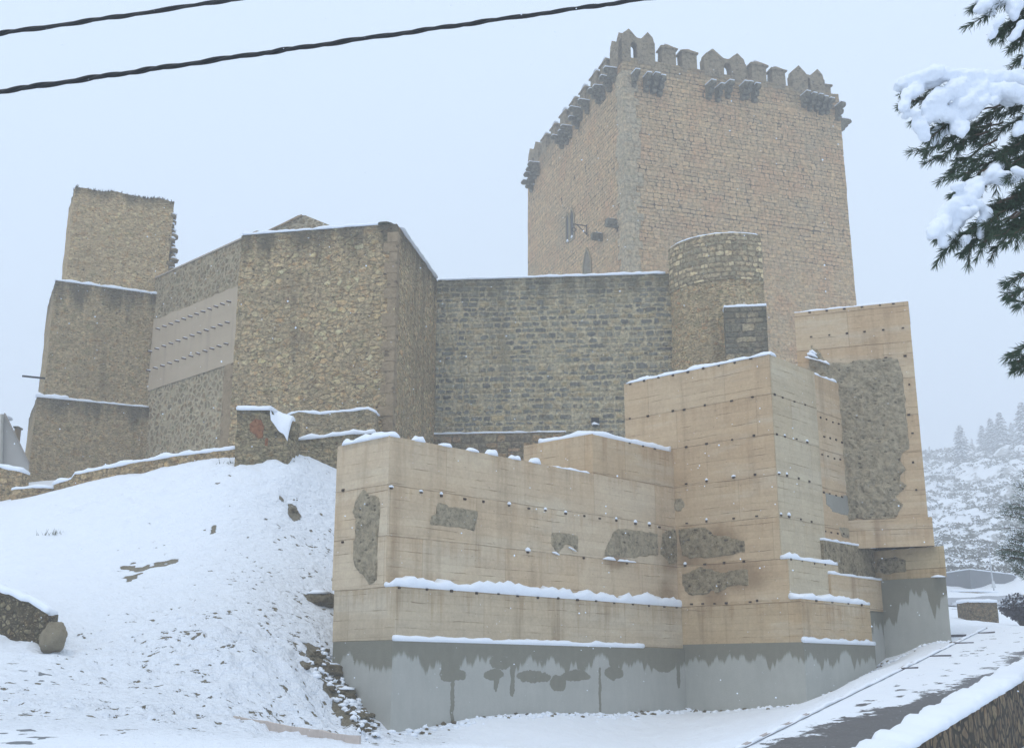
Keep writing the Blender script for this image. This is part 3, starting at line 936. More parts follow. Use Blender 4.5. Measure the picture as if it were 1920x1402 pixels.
def gline(a, b, step=.3, dz=0.0):
    a, b = v2(a), v2(b); k = max(2, int((b - a).length / step)); o = []
    for i in range(k + 1):
        q = a.lerp(b, i / k); o.append(Vector((q[0], q[1], gz(q[0], q[1]) + dz)))
    return o
k1 = ribbon_box('kerb', gline((3.0 - 4 * .551, 17 - 4 * .8346), (12.9, 32.0), .3, .0), .08, .035, M_KERB)
tag(k1, 'long straight stone kerb along the left edge of the uphill path', 'kerb')
s_k = snow_strip(gline((3.2, 17.3), (12.8, 31.8), .3, .03), .11, .035, k1, 3, lump=.8)
kp = [ghit(440, 1340), ghit(490, 1354), ghit(540, 1368), ghit(600, 1382), ghit(650, 1391), ghit(700, 1400)]
kl = []
for a, b in zip(kp[:-1], kp[1:]): kl += gline(a, b, .15, .03)[:-1]
kz = [p.z for p in kl]
for i in range(len(kl)): kl[i].z = sum(kz[max(0, i - 6):i + 7]) / len(kz[max(0, i - 6):i + 7]) + .02
def sm_line(ln, w_=5):
    zz = [p.z for p in ln]
    for i in range(len(ln)): ln[i].z = sum(zz[max(0, i - w_):i + w_ + 1]) / len(zz[max(0, i - w_):i + w_ + 1])
    return ln
k2 = ribbon_box('kerb', kl, .045, .03, mat_plain('kerb_tile', (.52, .45, .40), .9), jag=.008)
tag(k2, 'thin curved pinkish kerb edging in the snow at the foot of the slope', 'kerb')

M_RETAIN = mat_rubble('retaining_stone', .19, [(.14, .11, .075), (.24, .19, .135), (.31, .25, .18), (.19, .15, .105), (.27, .20, .14)], (.07, .06, .048), .012, contrast=.4, aspect=.85, pit=0, crack=.9)
WZ0 = at(1612, 1398, 13.5).z - .10; WZ1 = at(1920, 1248, 21.7).z - .02
def build_retaining():
    t = thing('retaining_wall', 'low rough stone retaining wall with thick snow on top, along the right of the path', 'stone wall', (RW0[0], RW0[1], .5))
    a = RW0 - rwd * 5 + rwn * .0; b = RW0 + rwd * 15.5
    plan = [a, b, b + rwn * .42, a + rwn * .42]
    def zt(x, y, c):
        q = (Vector((x, y)) - RW0).dot(rwd)
        p = RW0 + rwd * q - rwn * .35
        return float(np.interp(q, [-6, 0, 9.8, 17], [WZ0 - .3, WZ0, WZ1, WZ1 + .8]))
    wall_mesh('stone_body', plan, -.6, 2, M_RETAIN, t, seg=.16, rough=.045, seed=3, ztop=zt, vseg=.14)
    zf = lambda x, y: zt(x, y, 0)
    snow_slab(plan, 0, .13, t, over=.05, seg=.12, lump=.5, zf=zf, seed=4)
build_retaining()

# ------------------------------------------------------------------ restored front wall (rammed earth on a concrete base)
Z1, Z2, Z3 = 2.24, 3.26, 4.25
base_blots = []
def suv(px, py):        # wall-face coordinate used by the concrete base material (perimeter length, height)
    h = hit(px, py, CB, A); return ((v2(h) - CB).dot(azv(A)), h.z)
def build_front_wall():
    t = thing('rammed_earth_wall', 'long rebuilt tan rammed-earth wall on a wet-streaked grey concrete base, front centre', 'wall', (CB[0], CB[1], .5))
    TH = 1.75
    C1 = CB; C2 = off(off(CB, A, .16), B, .13); C3 = off(C2, B, .30)
    I1 = off(IB, A, .05); I2 = off(off(IB, A, .05), B, .04); I3 = off(off(IB, A, .05), B, .13)
    def plan(c, i, th): return [c, i, off(i, B, th), off(c, B, th)]
    az_of = lambda p, q: math.degrees(math.atan2(q[0] - p[0], q[1] - p[1]))
    A3, A2 = az_of(C3, I3), az_of(C2, I2)
    bl = []
    for (px, py, rx, ry, pw) in [(846, 1240, .26, .34, 3), (850, 1264, .36, .12, 3), (848, 1320, .05, .75, 8), (940, 1240, .35, .14, 2), (925, 1262, .30, .11, 2), (960, 1275, .06, .32, 3), (1000, 1268, .55, .12, 2), (1046, 1280, .28, .18, 2), (1080, 1266, .5, .12, 2), (1124, 1305, .045, .60, 8), (1150, 1260, .35, .16, 2), (1150, 1235, .2, .3, 2), (1240, 1238, .6, .26, 2), (1270, 1255, .08, .45, 3), (930, 1275, .07, .25, 2)]:
        u, v = suv(px, py); bl.append((u, v, rx, ry, pw))
    mb = mat_concrete('wet_concrete', Z1, bl, .12)
    wall_mesh('concrete_base', plan(C1, I1, TH), -.6, Z1, mb, t, seg=.6)
    T2 = (v2(hit(626, 1130, C2, B)) - C2).length; T3 = (v2(hit(632, 860, C3, B)) - C3).length
    wall_mesh('lower_tier', plan(C2, I2, T2), Z1, Z2, mat_earth('rammed_earth_lower', (.50, .39, .26), (.54, .46, .35), (.36, .25, .14), 1.3, 7, (1, 1, .97)), t, seg=.4, rough=.004)
    ZT = 6.21
    up = plan(C3, I3, T3)
    wall_mesh('upper_wall', up, Z2, ZT, M_EARTH_P, t, seg=.3, rough=.006)
    # snow ledges
    snow_slab([C2, I2, I3, C3], Z2, .17, t, over=.03, lump=.75, seed=1)
    snow_slab([C1, C1.lerp(I1, .82), C2.lerp(I2, .82), C2], Z1, .085, t, over=.025, lump=.45, seed=2)
    # top: thick snow on the short side, small heaps along the long side
    ins = .07
    cs = off(off(C3, A, ins), B, 0.05)
    snow_strip([Vector((*off(C3, B, T3), ZT)) + Vector((.1, .0, 0)), Vector((*off(off(C3, A, .08), B, .05), ZT)), Vector((*off(off(C3, A, .35), B, .08), ZT))], .22, .13, t, 5)
    D = azv(A)
    for px in (785, 835, 886, 922, 965, 1003):
        h = hit(px, 830, C3, A3); c = v2(h) - azv(B) * -.06
        snow_strip([Vector((*(c - D * .14), ZT)), Vector((*(c + D * .24), ZT))], .2, .11, t, px * .1, lump=.5, taper=.1)
    h1 = hit(1035, 868, C3, A3); h2 = hit(1110, 884, C3, A3)
    snow_strip([Vector((*off(h1, B, .05), ZT)), Vector((*off(h2, B, .05), ZT))], .12, .045, t, 9, lump=.8)
    snow_slab(plan(off(off(C3, A, .5), B, .75), off(off(I3, A, -3.4), B, .75), T3 - .85), ZT, .05, t, lump=.3, seed=11)
    # putlogs
    F3 = lambda px, py: hit(px, py, C3, A)
    outn = -azv(B) * .006
    def prow(xs, z, p_snow, Q=C3, a=A3):
        for px in xs:
            d = F_plane(px, z, Q, a); putlog(Vector((d[0], d[1], z + random.uniform(-.012, .012))), a, t, random.random() < p_snow)
    prow((733, 789, 827, 871, 906, 954, 991, 1022, 1060, 1095, 1124, 1155, 1191, 1217, 1236), 5.17, .55)
    prow((989, 1094, 1175), 4.2, .2)
    prow((748, 800, 846, 893, 934, 970, 1008, 1046, 1082, 1117, 1151, 1186, 1216, 1245, 1268), 3.23, 0, C2, A2)
    for q in [(644, 919), (643, 1016)]:
        h = hit(q[0], q[1], C3, B); putlog(h, B, t)
    face_patch([(682, 912), (692, 925), (710, 930), (715, 960), (708, 1010), (709, 1050), (706, 1088), (692, 1097), (680, 1080), (664, 1062), (663, 1020), (670, 985), (660, 955), (668, 935)], C3, B, M_PATCH, t, seed=1, wob=.1)
    face_patch([(819, 942), (897, 957), (895, 975), (890, 996), (860, 990), (803, 984), (808, 965), (818, 962)], C3, A3, M_PATCH, t, seed=2, wob=.05)
    pt = face_patch([(1031, 995), (1084, 1002), (1085, 1035), (1070, 1022), (1062, 1020), (1045, 1040), (1033, 1022)], C3, A3, M_PATCH, t, seed=3, wob=.05)
    face_patch([(1160, 990), (1200, 993), (1232, 1000), (1236, 1040), (1190, 1047), (1130, 1043), (1140, 1015), (1150, 995)], C3, A3, M_PATCH, t, seed=4, depth=.035)
    face_patch([(1240, 1000), (1262, 990), (1272, 1000), (1272, 1055), (1255, 1058), (1238, 1040)], C3, A3, M_PATCHD, t, seed=5, depth=.03)
    def fsnow(px0, py0, px1, py1, th, Q=C3, a=A3, dx=.04):
        p, q = hit(px0, py0, Q, a), hit(px1, py1, Q, a); n_ = -azv(B) * dx if a == A3 else -azv(A) * dx
        snow_strip([p + Vector((n_[0], n_[1], 0)), q + Vector((n_[0], n_[1], 0))], .07, th, t, px0, lump=.9, taper=.05)
    fsnow(1033, 1035, 1046, 1040, .05); fsnow(1064, 1026, 1078, 1033, .05); fsnow(1128, 1047, 1152, 1050, .05); fsnow(1156, 1051, 1190, 1054, .045)
    # raised block at the far end of the wall top
    Bc = v2(hit(1112, 885, C3, A3)); Be = off(I3, A, .0)
    Bl = off(Bc, B, 2.2); ZB = 7.17
    blk = [Bc, Be, off(Be, B, 2.2), Bl]
    wall_mesh('raised_block', blk, ZT + .002, ZB, M_EARTH, t, seg=.3, rough=.004)
    wall_mesh('raised_block_back', [off(Bc, B, T3 + .03), off(Be, B, T3 + .03), off(Be, B, 2.2), off(Bc, B, 2.2)], 3, ZT + .002, M_EARTH, t, seg=.6)
    snow_slab([off(Bc, A, .03), off(Be, A, -.15), off(off(Be, A, -.15), B, 1.7), off(off(Bc, A, .03), B, 1.7)], ZB, .10, t, over=.02, lump=.5, seed=13)
    for px in (1180, 1205, 1227):
        d = F_plane(px, ZB - .03, C3, A3); putlog(Vector((d[0], d[1], ZB - .03)), A, t)
    snow_strip([Vector((Bc[0], Bc[1] - .01, ZT + .05 + .0)), Vector((Bc[0] + .001, Bc[1] - .012, ZT + .06))], .01, .01, t, 1) if False else None
    return C3, I3
def F_plane(px, z, Q, a):
    """x, y where pixel column px crosses the wall plane at height z"""
    lo, hi = 300.0, 1500.0
    for _ in range(40):
        m_ = (lo + hi) / 2
        if hit(px, m_, Q, a).z > z: lo = m_
        else: hi = m_
    return v2(hit(px, lo, Q, a))
C3, I3 = build_front_wall()

# ------------------------------------------------------------------ rammed earth tower block
IP = IB
def build_block():
    t = thing('rammed_earth_tower', 'tall tan rammed-earth corner tower with rows of putlog holes and stepped grey foot', 'tower', (6.5, 27, .8))
    E = v2(hit(1441, 661, IP, B)); ZT = hit(1441, 664, IP, B).z
    P = v2(hit(1170, 720, IP, B))
    W = 4.9
    R1 = v2(hit(1527, 720, E, A)); H = v2(hit(1583, 740, E, A))
    up = [P, E, R1, off(R1, B, .10), off(H, B, .10), off(off(H, B, .1), B, 1.2), off(P, A, 3.9)]
    up[2] = R1
    wall_mesh('tower_body', up, Z3, ZT, M_EARTH_W, t, seg=.3, rough=.006, seed=2)
    nA = -azv(B) * .015
    wall_mesh('pale_panel', [off(E, A, .03) + nA, R1 + nA, R1 - nA, off(E, A, .03) - nA], Z3 + .003, ZT - .01, M_EARTH_G, t, seg=.3, rough=.004, seed=2)
    def tier(name, px, pxr, pyr, z0, z1, mat, pz):
        c = v2(F_plane(px, pz, IP, B)); r = v2(hit(pxr, pyr, c, A))
        wall_mesh(name, [off(IB, B, 1.0), c, r, off(r, B, 1.2), off(off(IB, B, 1.0), A, 3)], z0, z1, mat, t, seg=.4, rough=.004)
        return c, r
    c3, r3 = tier('upper_step', 1477, 1573, 1100, Z2, Z3, M_EARTH_W, Z3)
    wall_mesh('pale_panel', [c3 + nA, r3 + nA, r3 - nA, c3 - nA], Z2 + .003, Z3 - .005, M_EARTH_G, t, seg=.3, rough=.004, seed=3)
    c2, r2 = tier('lower_tier', 1504, 1631, 1140, 2.34, Z2 + .06, mat_earth('rammed_earth_foot', (.52, .37, .22), (.52, .43, .30), (.36, .23, .12), 1.2, 29), 2.9)
    c1, r1 = tier('concrete_base', 1508, 1641, 1215, -.5, 2.34, mat_concrete('wet_concrete_end', 2.34, (), .06, (.405, .405, .365)), 2.0)
    # ledge snow
    E3 = F_plane(1460, Z3, IP, B)
    snow_slab([off(E, B, -.0), c3, r3, off(E, A, (r3 - c3).length - .1)], Z3, .10, t, over=.02, lump=.8, seed=21)
    snow_slab([c3, c2, r2, off(c3, A, (r2 - c2).length)], Z2 + .06, .12, t, over=.03, lump=.5, seed=22)
    snow_slab([c2, c1, r1, off(c2, A, (r1 - c1).length)], 2.34, .11, t, over=.03, lump=.5, seed=23)
    # top snow
    snow_strip([Vector((*off(P, A, .08), ZT)), Vector((*off(E, A, .08), ZT)), Vector((*off(off(E, A, .35), B, .08), ZT))], .2, .10, t, 31, taper=.1)
    snow_slab([off(off(P, A, .3), B, -.2), off(off(E, A, .4), B, .3), off(off(E, A, 2.2), B, .3), off(off(P, A, 2.2), B, -.2)], ZT, .08, t, lump=.4, seed=32)
    for s_ in (.75, 1.35): snow_strip([Vector((*off(off(E, A, s_), B, .07), ZT)), Vector((*off(off(E, A, s_ + .22), B, .07), ZT))], .12, .06, t, s_)
    L2 = (H - R1).length
    snow_strip([Vector((*off(off(R1, A, .0), B, .16), ZT)), Vector((*off(off(R1, A, L2 - .1), B, .16), ZT))], .14, .07, t, 33, lump=.8)
    # putlogs on the two faces
    def row(xs, z, Q, a, ps=.1):
        for px in xs:
            d = F_plane(px, z, Q, a); putlog(Vector((d[0], d[1], z + random.uniform(-.015, .015))), a, t, random.random() < ps)
    row((1182, 1208, 1235, 1262, 1290, 1319, 1348, 1378, 1408), ZT - .03, IP, B, 0)
    row((1181, 1215, 1262, 1283, 1322, 1372, 1411), 8.23, IP, B, 0)
    row((1287, 1325, 1373, 1414), 7.25, IP, B, 0)
    row((1287, 1325, 1376, 1416), 6.30, IP, B, .5)
    row((1288, 1325, 1376, 1419), 5.30, IP, B, .2)
    row((1285, 1322, 1358, 1395), 4.25, IP, B, .3)
    row((1297, 1318, 1340, 1362, 1407, 1420), 3.30, IP, B, .4)
    for k, z in enumerate((8.23, 7.25, 6.27, 5.28)):
        row((1452 + k * 4, 1467 + k * 4, 1489 + k * 4, 1509 + k * 4), z, E + nA, A, .3)
        d0 = off(E, B, .1)
        row((1538 + k * 3, 1549 + k * 3, 1561 + k * 3, 1572 + k * 3), z - .15, d0, A, .2)
    row((1545, 1556, 1567, 1578), 7.6, off(E, B, .1), A, .0)
    row((1482, 1503, 1526, 1546), Z3 - .03, c3, A, 0)
    row((1530, 1560, 1590, 1615), Z2 + .03, c2, A, 0)
    # exposed masonry
    face_patch([(1272, 992), (1300, 988), (1325, 990), (1342, 1004), (1360, 1003), (1396, 1012), (1399, 1035), (1340, 1046), (1296, 1048), (1277, 1040)], IP, B, M_PATCHD, t, seed=7, depth=.04)
    face_patch([(1278, 1075), (1310, 1062), (1350, 1072), (1404, 1066), (1402, 1100), (1370, 1098), (1360, 1106), (1300, 1118), (1282, 1112)], IP, B, M_PATCHD, t, seed=8, depth=.04)
    face_patch([(1266, 935), (1280, 935), (1285, 948), (1275, 960), (1266, 955)], IP, B, M_PATCH, t, seed=9, depth=.03)
    d0 = off(E, B, .1)
    mp = mat_concrete('grey_patch', 99, (), 0, (.30, .285, .24))
    face_patch([(1546, 922), (1575, 930), (1600, 925), (1602, 968), (1575, 966), (1560, 960), (1550, 945)], d0, A, mp, t, seed=10, depth=.01)
    face_patch([(1570, 985), (1602, 992), (1603, 1010), (1580, 1008)], d0, A, M_PATCH, t, seed=11, depth=.02)
    return E, H, R1
E_, H_, R1_ = build_block()

# ------------------------------------------------------------------ tall end tower
def build_end_tower():
    t = thing('rammed_earth_end_tower', 'tallest tan rammed-earth tower at the right end, with a large grey area of old masonry', 'tower', (H_[0], H_[1], 2))
    Q = H_
    zt = hit(1700, 565, Q, CZ).z
    D = azv(CZ); bk = 90 + CZ
    def body(name, pl, pr, z0, z1, fwd, mat, depth=2.4, **k):
        q = off(Q, bk, -fwd)
        l = v2(F_plane(pl, min(z1, 11.2), q, CZ)); r = v2(F_plane(pr, (z0 + z1) / 2, q, CZ))
        if name in ('lower_tier', 'concrete_base'): l = off(r, -46, 3.2)
        pl_ = [l, r, off(r, bk - 3, depth + fwd), off(l, bk, depth + fwd)]
        wall_mesh(name, pl_, z0, z1, mat, t, seg=.35, rough=.006, seed=5, **k)
        return l, r
    yz = lambda py, px=1740: hit(px, py, Q, CZ).z
    z_a, z_b, z_c, z_d = yz(970), yz(1024), yz(1082), 1.2
    l, r = body('tower_body', 1490, 1721, z_a, zt, 0, M_EARTH_W)
    l2, r2 = body('upper_step', 1560, 1750, z_b, z_a, .10, M_EARTH)
    l3, r3 = body('lower_tier', 1560, 1772, z_c, z_b, .06, mat_earth('rammed_earth_end', (.50, .37, .22), (.52, .44, .30), (.34, .23, .12), 1.3, 61))
    q = off(Q, bk, -.42)
    u0 = 0
    l4, r4 = body('concrete_base', 1600, 1783, z_d, z_c, .10, mat_concrete('wet_concrete_dark', z_c, (), 1.3, (.39, .39, .35)))
    snow_slab([off(l, bk, .05), off(r, bk, .05), off(r, bk, 2.2), off(l, bk, 2.2)], zt, .05, t, over=.01, lump=.5, seed=41)
    for i in range(3):
        p = l3.lerp(r3, .55 + .15 * i); p2 = l3.lerp(r3, .62 + .15 * i)
        snow_strip([Vector((*off(p, bk, .1), z_b)), Vector((*off(p2, bk, .1), z_b))], .16, .05, t, i)
    snow_strip([Vector((*off(r4, CZ, .35), z_c)), Vector((*r4, z_c))], .2, .06, t, 7)
    def row(xs, z, fwd=0):
        qq = off(Q, bk, -fwd)
        for px in xs:
            d = F_plane(px, z, qq, CZ); putlog(Vector((d[0], d[1], z)), CZ, t)
    row((1518, 1550, 1583, 1616, 1650, 1675), zt - .03)
    row((1521, 1555, 1588, 1621, 1656, 1693), yz(622, 1620))
    row((1661, 1697), yz(668, 1690)); row((1705,), yz(718)); row((1704,), yz(775)); row((1711,), yz(810)); row((1712, 1666), yz(865)); row((1718,), yz(917)); 
    face_patch([(1512, 690), (1535, 684), (1570, 680), (1630, 674), (1684, 671), (1692, 700), (1698, 740), (1703, 790), (1706, 842), (1692, 850), (1688, 862), (1700, 880), (1688, 900), (1702, 908), (1690, 922), (1680, 930), (1694, 945), (1686, 965), (1678, 977), (1605, 974), (1560, 980), (1530, 900), (1515, 780)], Q, CZ, M_PATCH, t, seed=14, depth=.09, wob=.14)
    face_patch([(1518, 690), (1513, 665), (1522, 646), (1530, 652), (1545, 672), (1558, 684), (1540, 692)], Q, CZ, M_PATCH, t, seed=15, depth=.10)
    for (a, b, c, d) in ((1510, 670, 1545, 678), (1518, 658, 1532, 664), (1536, 676, 1556, 683), (1514, 664, 1534, 670)):
        p, q_ = hit(a, b, Q, CZ), hit(c, d, Q, CZ); n_ = -azv(bk) * .10
        snow_strip([p + Vector((n_[0], n_[1], -.03)), q_ + Vector((n_[0], n_[1], -.03))], .16, .10, t, a, lump=.9, taper=.08)
    face_patch([(1645, 1046), (1680, 1042), (1700, 1050), (1700, 1072), (1660, 1078), (1640, 1070)], r3, -46, M_PATCHD, t, seed=16, depth=.03)
    # stepped wing between the two towers
    wq = off(E_, B, -.10)
    wl = v2(F_plane(1545, 4.6, wq, A)); wr = v2(F_plane(1648, 4.4, wq, A)); zw = hit(1600, 1021, wq, A).z
    wing = [wl, wr, off(wr, B, 1.0), off(wl, B, 1.0)]
    zw2q = off(E_, B, -.26)
    w2l = v2(F_plane(1560, 3.4, zw2q, A)); w2r = v2(F_plane(1676, 3.2, zw2q, A)); zw2 = hit(1620, 1083, zw2q, A).z; zw3 = hit(1650, 1146, zw2q, A).z
    wall_mesh('wing_wall', wing, zw2, zw, M_PATCHD, t, seg=.3, rough=.01)
    wall_mesh('wing_step', [w2l, w2r, off(w2r, B, 1.2), off(w2l, B, 1.2)], zw3, zw2, M_EARTH, t, seg=.3, rough=.004)
    w3l, w3r = off(w2l, B, .03), off(off(w2r, B, .03), A, -.03)
    wall_mesh('wing_base', [w3l, w3r, off(w3r, B, 1.2), off(w3l, B, 1.2)], .8, zw3, mat_concrete('wet_concrete_wing', zw3, (), .9, (.415, .41, .37)), t, seg=.5)
    snow_slab([wl, wr, off(wr, B, .25), off(wl, B, .25)], zw, .045, t, over=.02, lump=.8, seed=51)
    snow_slab([w2l, w2r, off(w2r, B, .3), off(w2l, B, .3)], zw2, .045, t, over=.02, lump=.8, seed=52)
build_end_tower()

# ------------------------------------------------------------------ old castle walls
C_RUB = [(0.321, 0.262, 0.177), (0.507, 0.427, 0.304), (0.608, 0.491, 0.333), (0.456, 0.372, 0.251), (0.620, 0.586, 0.429), (0.575, 0.427, 0.273), (0.406, 0.348, 0.259)]
M_BAST = mat_rubble('bastion_rubble', .27, C_RUB, (0.397, 0.332, 0.244), .012, top=16.2, crack=.8, plaster=.85, band=1.2)
M_BAST2 = mat_rubble('bastion_side_rubble', .16, [(0.287, 0.253, 0.193), (0.456, 0.396, 0.296), (0.389, 0.325, 0.236), (0.524, 0.444, 0.325)], (0.355, 0.308, 0.236), .01, top=16.2, crack=.5, plaster=.5, band=.8)
M_CURT = mat_course('curtain_stone', .21, .37, [(.17, .18, .18), (.22, .225, .21), (.36, .31, .21), (.15, .155, .155), (.25, .25, .225), (.19, .20, .20), (.33, .29, .21), (.28, .275, .24)], (.46, .43, .345), .030, 16.25)
M_TURR = mat_rubble('turret_rubble', .19, [(0.338, 0.286, 0.207), (0.507, 0.427, 0.310), (0.620, 0.523, 0.370), (0.439, 0.348, 0.244), (0.575, 0.380, 0.251)], (0.456, 0.388, 0.281), .010, top=17.5, crack=.6, plaster=.5, band=.5)
M_TURT = mat_course('turret_top_stone', .19, .30, [(0.346, 0.312, 0.235), (0.461, 0.396, 0.291), (0.620, 0.540, 0.392), (0.397, 0.348, 0.258), (0.307, 0.282, 0.218)], (0.275, 0.234, 0.174), .012, 17.7, band=.5)
M_TOWL = mat_rubble('left_tower_rubble', .19, [(0.453, 0.376, 0.271), (0.639, 0.532, 0.378), (0.556, 0.464, 0.333), (0.721, 0.599, 0.433)], (0.526, 0.434, 0.316), .010, top=20.5, crack=.35, contrast=.42, plaster=.9, band=.5)
M_TOWM = mat_rubble('mid_tower_rubble', .17, [(0.350, 0.300, 0.216), (0.515, 0.434, 0.306), (0.453, 0.387, 0.281), (0.598, 0.503, 0.361)], (0.444, 0.367, 0.261), .010, top=16.5, crack=.35, contrast=.42, plaster=.8, band=1.4)
M_TOWB = mat_rubble('foot_tower_rubble', .15, [(0.329, 0.279, 0.198), (0.495, 0.416, 0.288), (0.433, 0.367, 0.261), (0.578, 0.483, 0.343)], (0.433, 0.357, 0.253), .010, top=11.7, crack=.35, contrast=.42, plaster=.9, band=1.0)
M_LIME = mat_rubble('lime_pointed_rubble', .27, [(.22, .185, .13), (.30, .25, .18), (.27, .24, .195), (.35, .29, .22), (.20, .175, .135)], (.50, .46, .385), .034, contrast=.25, aspect=1.2, pit=0)
M_LIMET = mat_rubble('lime_pointed_rubble_top', .24, [(.21, .185, .14), (.29, .25, .19), (.33, .29, .23)], (.42, .38, .31), .026, contrast=.3, aspect=1.2, pit=0)
M_LOW = mat_rubble('low_wall_rubble', .24, [(0.338, 0.262, 0.170), (0.490, 0.380, 0.251), (0.575, 0.460, 0.310), (0.422, 0.332, 0.222)], (0.371, 0.293, 0.199), .014, crack=.6, contrast=.55)
M_PILLAR = mat_rubble('pillar_rubble', .20, [(0.253, 0.229, 0.170), (0.371, 0.325, 0.236), (0.456, 0.396, 0.296)], (0.305, 0.269, 0.199), .010, crack=.4, plaster=.8, contrast=.6, top=8.4, band=.3)
M_QUOIN = mat_quoin('dressed_quoin')
M_PINKQ = mat_rough('pink_quoin', (0.291, 0.224, 0.157), (0.403, 0.314, 0.224), (0.470, 0.381, 0.280), 3)
M_PLASTER = NT('pink_plaster')
_n = M_PLASTER; _uv = _n.uv()
_g = _n.noise(_n.vm('MULTIPLY', _uv, (.4, 1, 1)), 1.6, 5, .6)
_st = _n.noise(_n.vm('MULTIPLY', _uv, (1, .08, 1)), 3.0, 4, .6)
_n.color(_n.mix(_n.mul(_n.step(_st, .5, .72), .35), _n.ramp(_g, [(.40, .32, .225), (.46, .375, .265), (.51, .42, .31)]), (.32, .25, .19)))
_n.bump(_n.noise(_uv, 12, 5, .7), .35, .03)
M_PLASTER = _n.m

ZK = 16.25
K0 = Vector((-3.85, 36.0)); KL = v2(hit(453, 440, K0, -79)); KR = v2(hit(820, 525, K0, 9.8))
def build_bastion():
    t = thing('stone_bastion', 'square rubble-stone bastion with weathered top and pinkish right corner', 'bastion', (K0[0], K0[1], 8))
    back = off(KL, 9.8, 6)
    def zt(x, y, c):
        s_ = (Vector((x, y)) - K0).length
        return ZK + (0.0 if c > 1 else 0)
    bm_plan = [KL, K0, KR, back]
    wall_mesh('rubble_body', bm_plan, 7.5, ZK, M_BAST, t, seg=.22, rough=.05, jag=.035, seed=11, vseg=.3)
    # right flank of smaller stone, a few millimetres proud
    n_ = azv(99.8) * .02
    fl = [K0 + n_ * .2 + azv(9.8) * .55, KR + n_, KR, K0 + azv(9.8) * .55]
    D = azv(-79)
    def zs(s, z): return Vector((K0[0] + D[0] * s, K0[1] + D[1] * s, z))
    # dressed corner stones
    o_bm = []
    z = 8.2; i = 0
    qn = thing  # noqa
    bmq = bmesh.new()
    while z < ZK - .5:
        hh = random.uniform(.32, .5); w_ = random.uniform(.38, .5) if i % 2 else random.uniform(.26, .36)
        c0 = v2(K0) + azv(101) * .035 + azv(189.8) * .03
        a = c0 + azv(-79) * w_; b = c0 + azv(9.8) * (.62 - w_ * .8)
        quad = [a, c0, b, K0 + azv(-79) * .1 + azv(9.8) * .3]
        lo = [bmq.verts.new((q[0], q[1], z + .012)) for q in quad]; hi = [bmq.verts.new((q[0], q[1], z + hh - .012)) for q in quad]
        for k in range(4): bmq.faces.new((lo[k], lo[(k + 1) % 4], hi[(k + 1) % 4], hi[k]))
        bmq.faces.new(hi); bmq.faces.new(lo)
        z += hh; i += 1
    bmesh.ops.bevel(bmq, geom=bmq.edges[:], offset=.012, segments=1)
    bm_obj('corner_quoins', bmq, M_PINKQ, t)
    def zf(x, y): return ZK + .01
    snow_slab([off(KL, -79, -.05), off(K0, -79, .35), off(off(K0, -79, .35), 9.8, 1.2), off(off(KL, -79, -.05), 9.8, 1.2)], ZK + .02, .09, t, over=.03, seed=61, lump=.6)
    snow_strip([Vector((*off(K0, 9.8, .3), ZK)), Vector((*off(KR, 9.8, -.2), ZK))], .25, .08, t, 63, lump=.9)
    m = make_blob_mesh('mossy_stone', .30, .25, .13, 4, mat_rough('moss', (.05, .055, .035), (.09, .10, .06), (.16, .16, .11), 6))
    o = link('mossy_stone', m, None, t); o.location = (0, 0, 0); o.matrix_parent_inverse = t.matrix_basis.inverted(); o.location = (K0[0] - .45, K0[1] + .25, ZK + .03)
build_bastion()

def build_curtain():
    t = thing('curtain_wall', 'long high curtain wall of coursed grey and ochre stones between the bastion and the round turret', 'wall', (1, 41.3, 9))
    R = KR; E2 = v2(hit(1262, 513, R, -85))
    wall_mesh('coursed_body', [off(R, -85, .3), E2, off(E2, 5, 1.4), off(off(R, -85, .3), 5, 1.4)], 8.3, ZK, M_CURT, t, seg=.25, rough=.04, jag=.03, seed=12, vseg=.3)
    q = off(R, 185, .16); zl = hit(900, 812, q, -85).z
    l, r = off(q, -85, .2), v2(hit(1060, 811, q, -85))
    wall_mesh('footing', [l, r, off(r, 5, .3), off(l, 5, .3)], 8.2, zl, mat_course('footing_stone', .22, .4, [(.17, .15, .12), (.30, .22, .14), (.22, .20, .16), (.33, .24, .17), (.26, .23, .17)], (.21, .185, .14), .015, 30), t, seg=.3, rough=.03, seed=14)
    snow_slab([l, r, off(r, 5, .16), off(l, 5, .16)], zl, .05, t, over=.02, lump=.8, seed=64)
    snow_slab([off(R, -85, -.1), off(E2, -85, .3), off(off(E2, -85, .3), 5, 1.2), off(off(R, -85, -.1), 5, 1.2)], ZK + .01, .085, t, over=.02, lump=.45, seed=65)
    f = thing('floodlight', 'small dark floodlight box topped with snow, low on the curtain wall', 'floodlight', hit(1116, 790, off(R, 185, .2), -85))
    c = hit(1116, 790, off(R, 185, .2), -85)
    bm = bmesh.new(); bmesh.ops.create_cube(bm, size=1)
    for v in bm.verts: v.co = Vector((c[0] + v.co.x * .28, c[1] + v.co.y * .22, c[2] + .02 + v.co.z * (.20 if v.co.y < 0 else .28)))
    bmesh.ops.bevel(bm, geom=bm.edges[:], offset=.015, segments=1)
    bm_obj('lamp_housing', bm, M_IRON, f)
    snow_strip([c + Vector((-.14, -.12, -.14)), c + Vector((.14, -.12, -.14))], .2, .10, f, 2, taper=.05)
    ribbon_box('bracket', [c + Vector((-.1, .0, -.14)), c + Vector((.1, .0, -.14))], .3, .02, M_IRON, f, sink=.02, jag=0)
build_curtain()

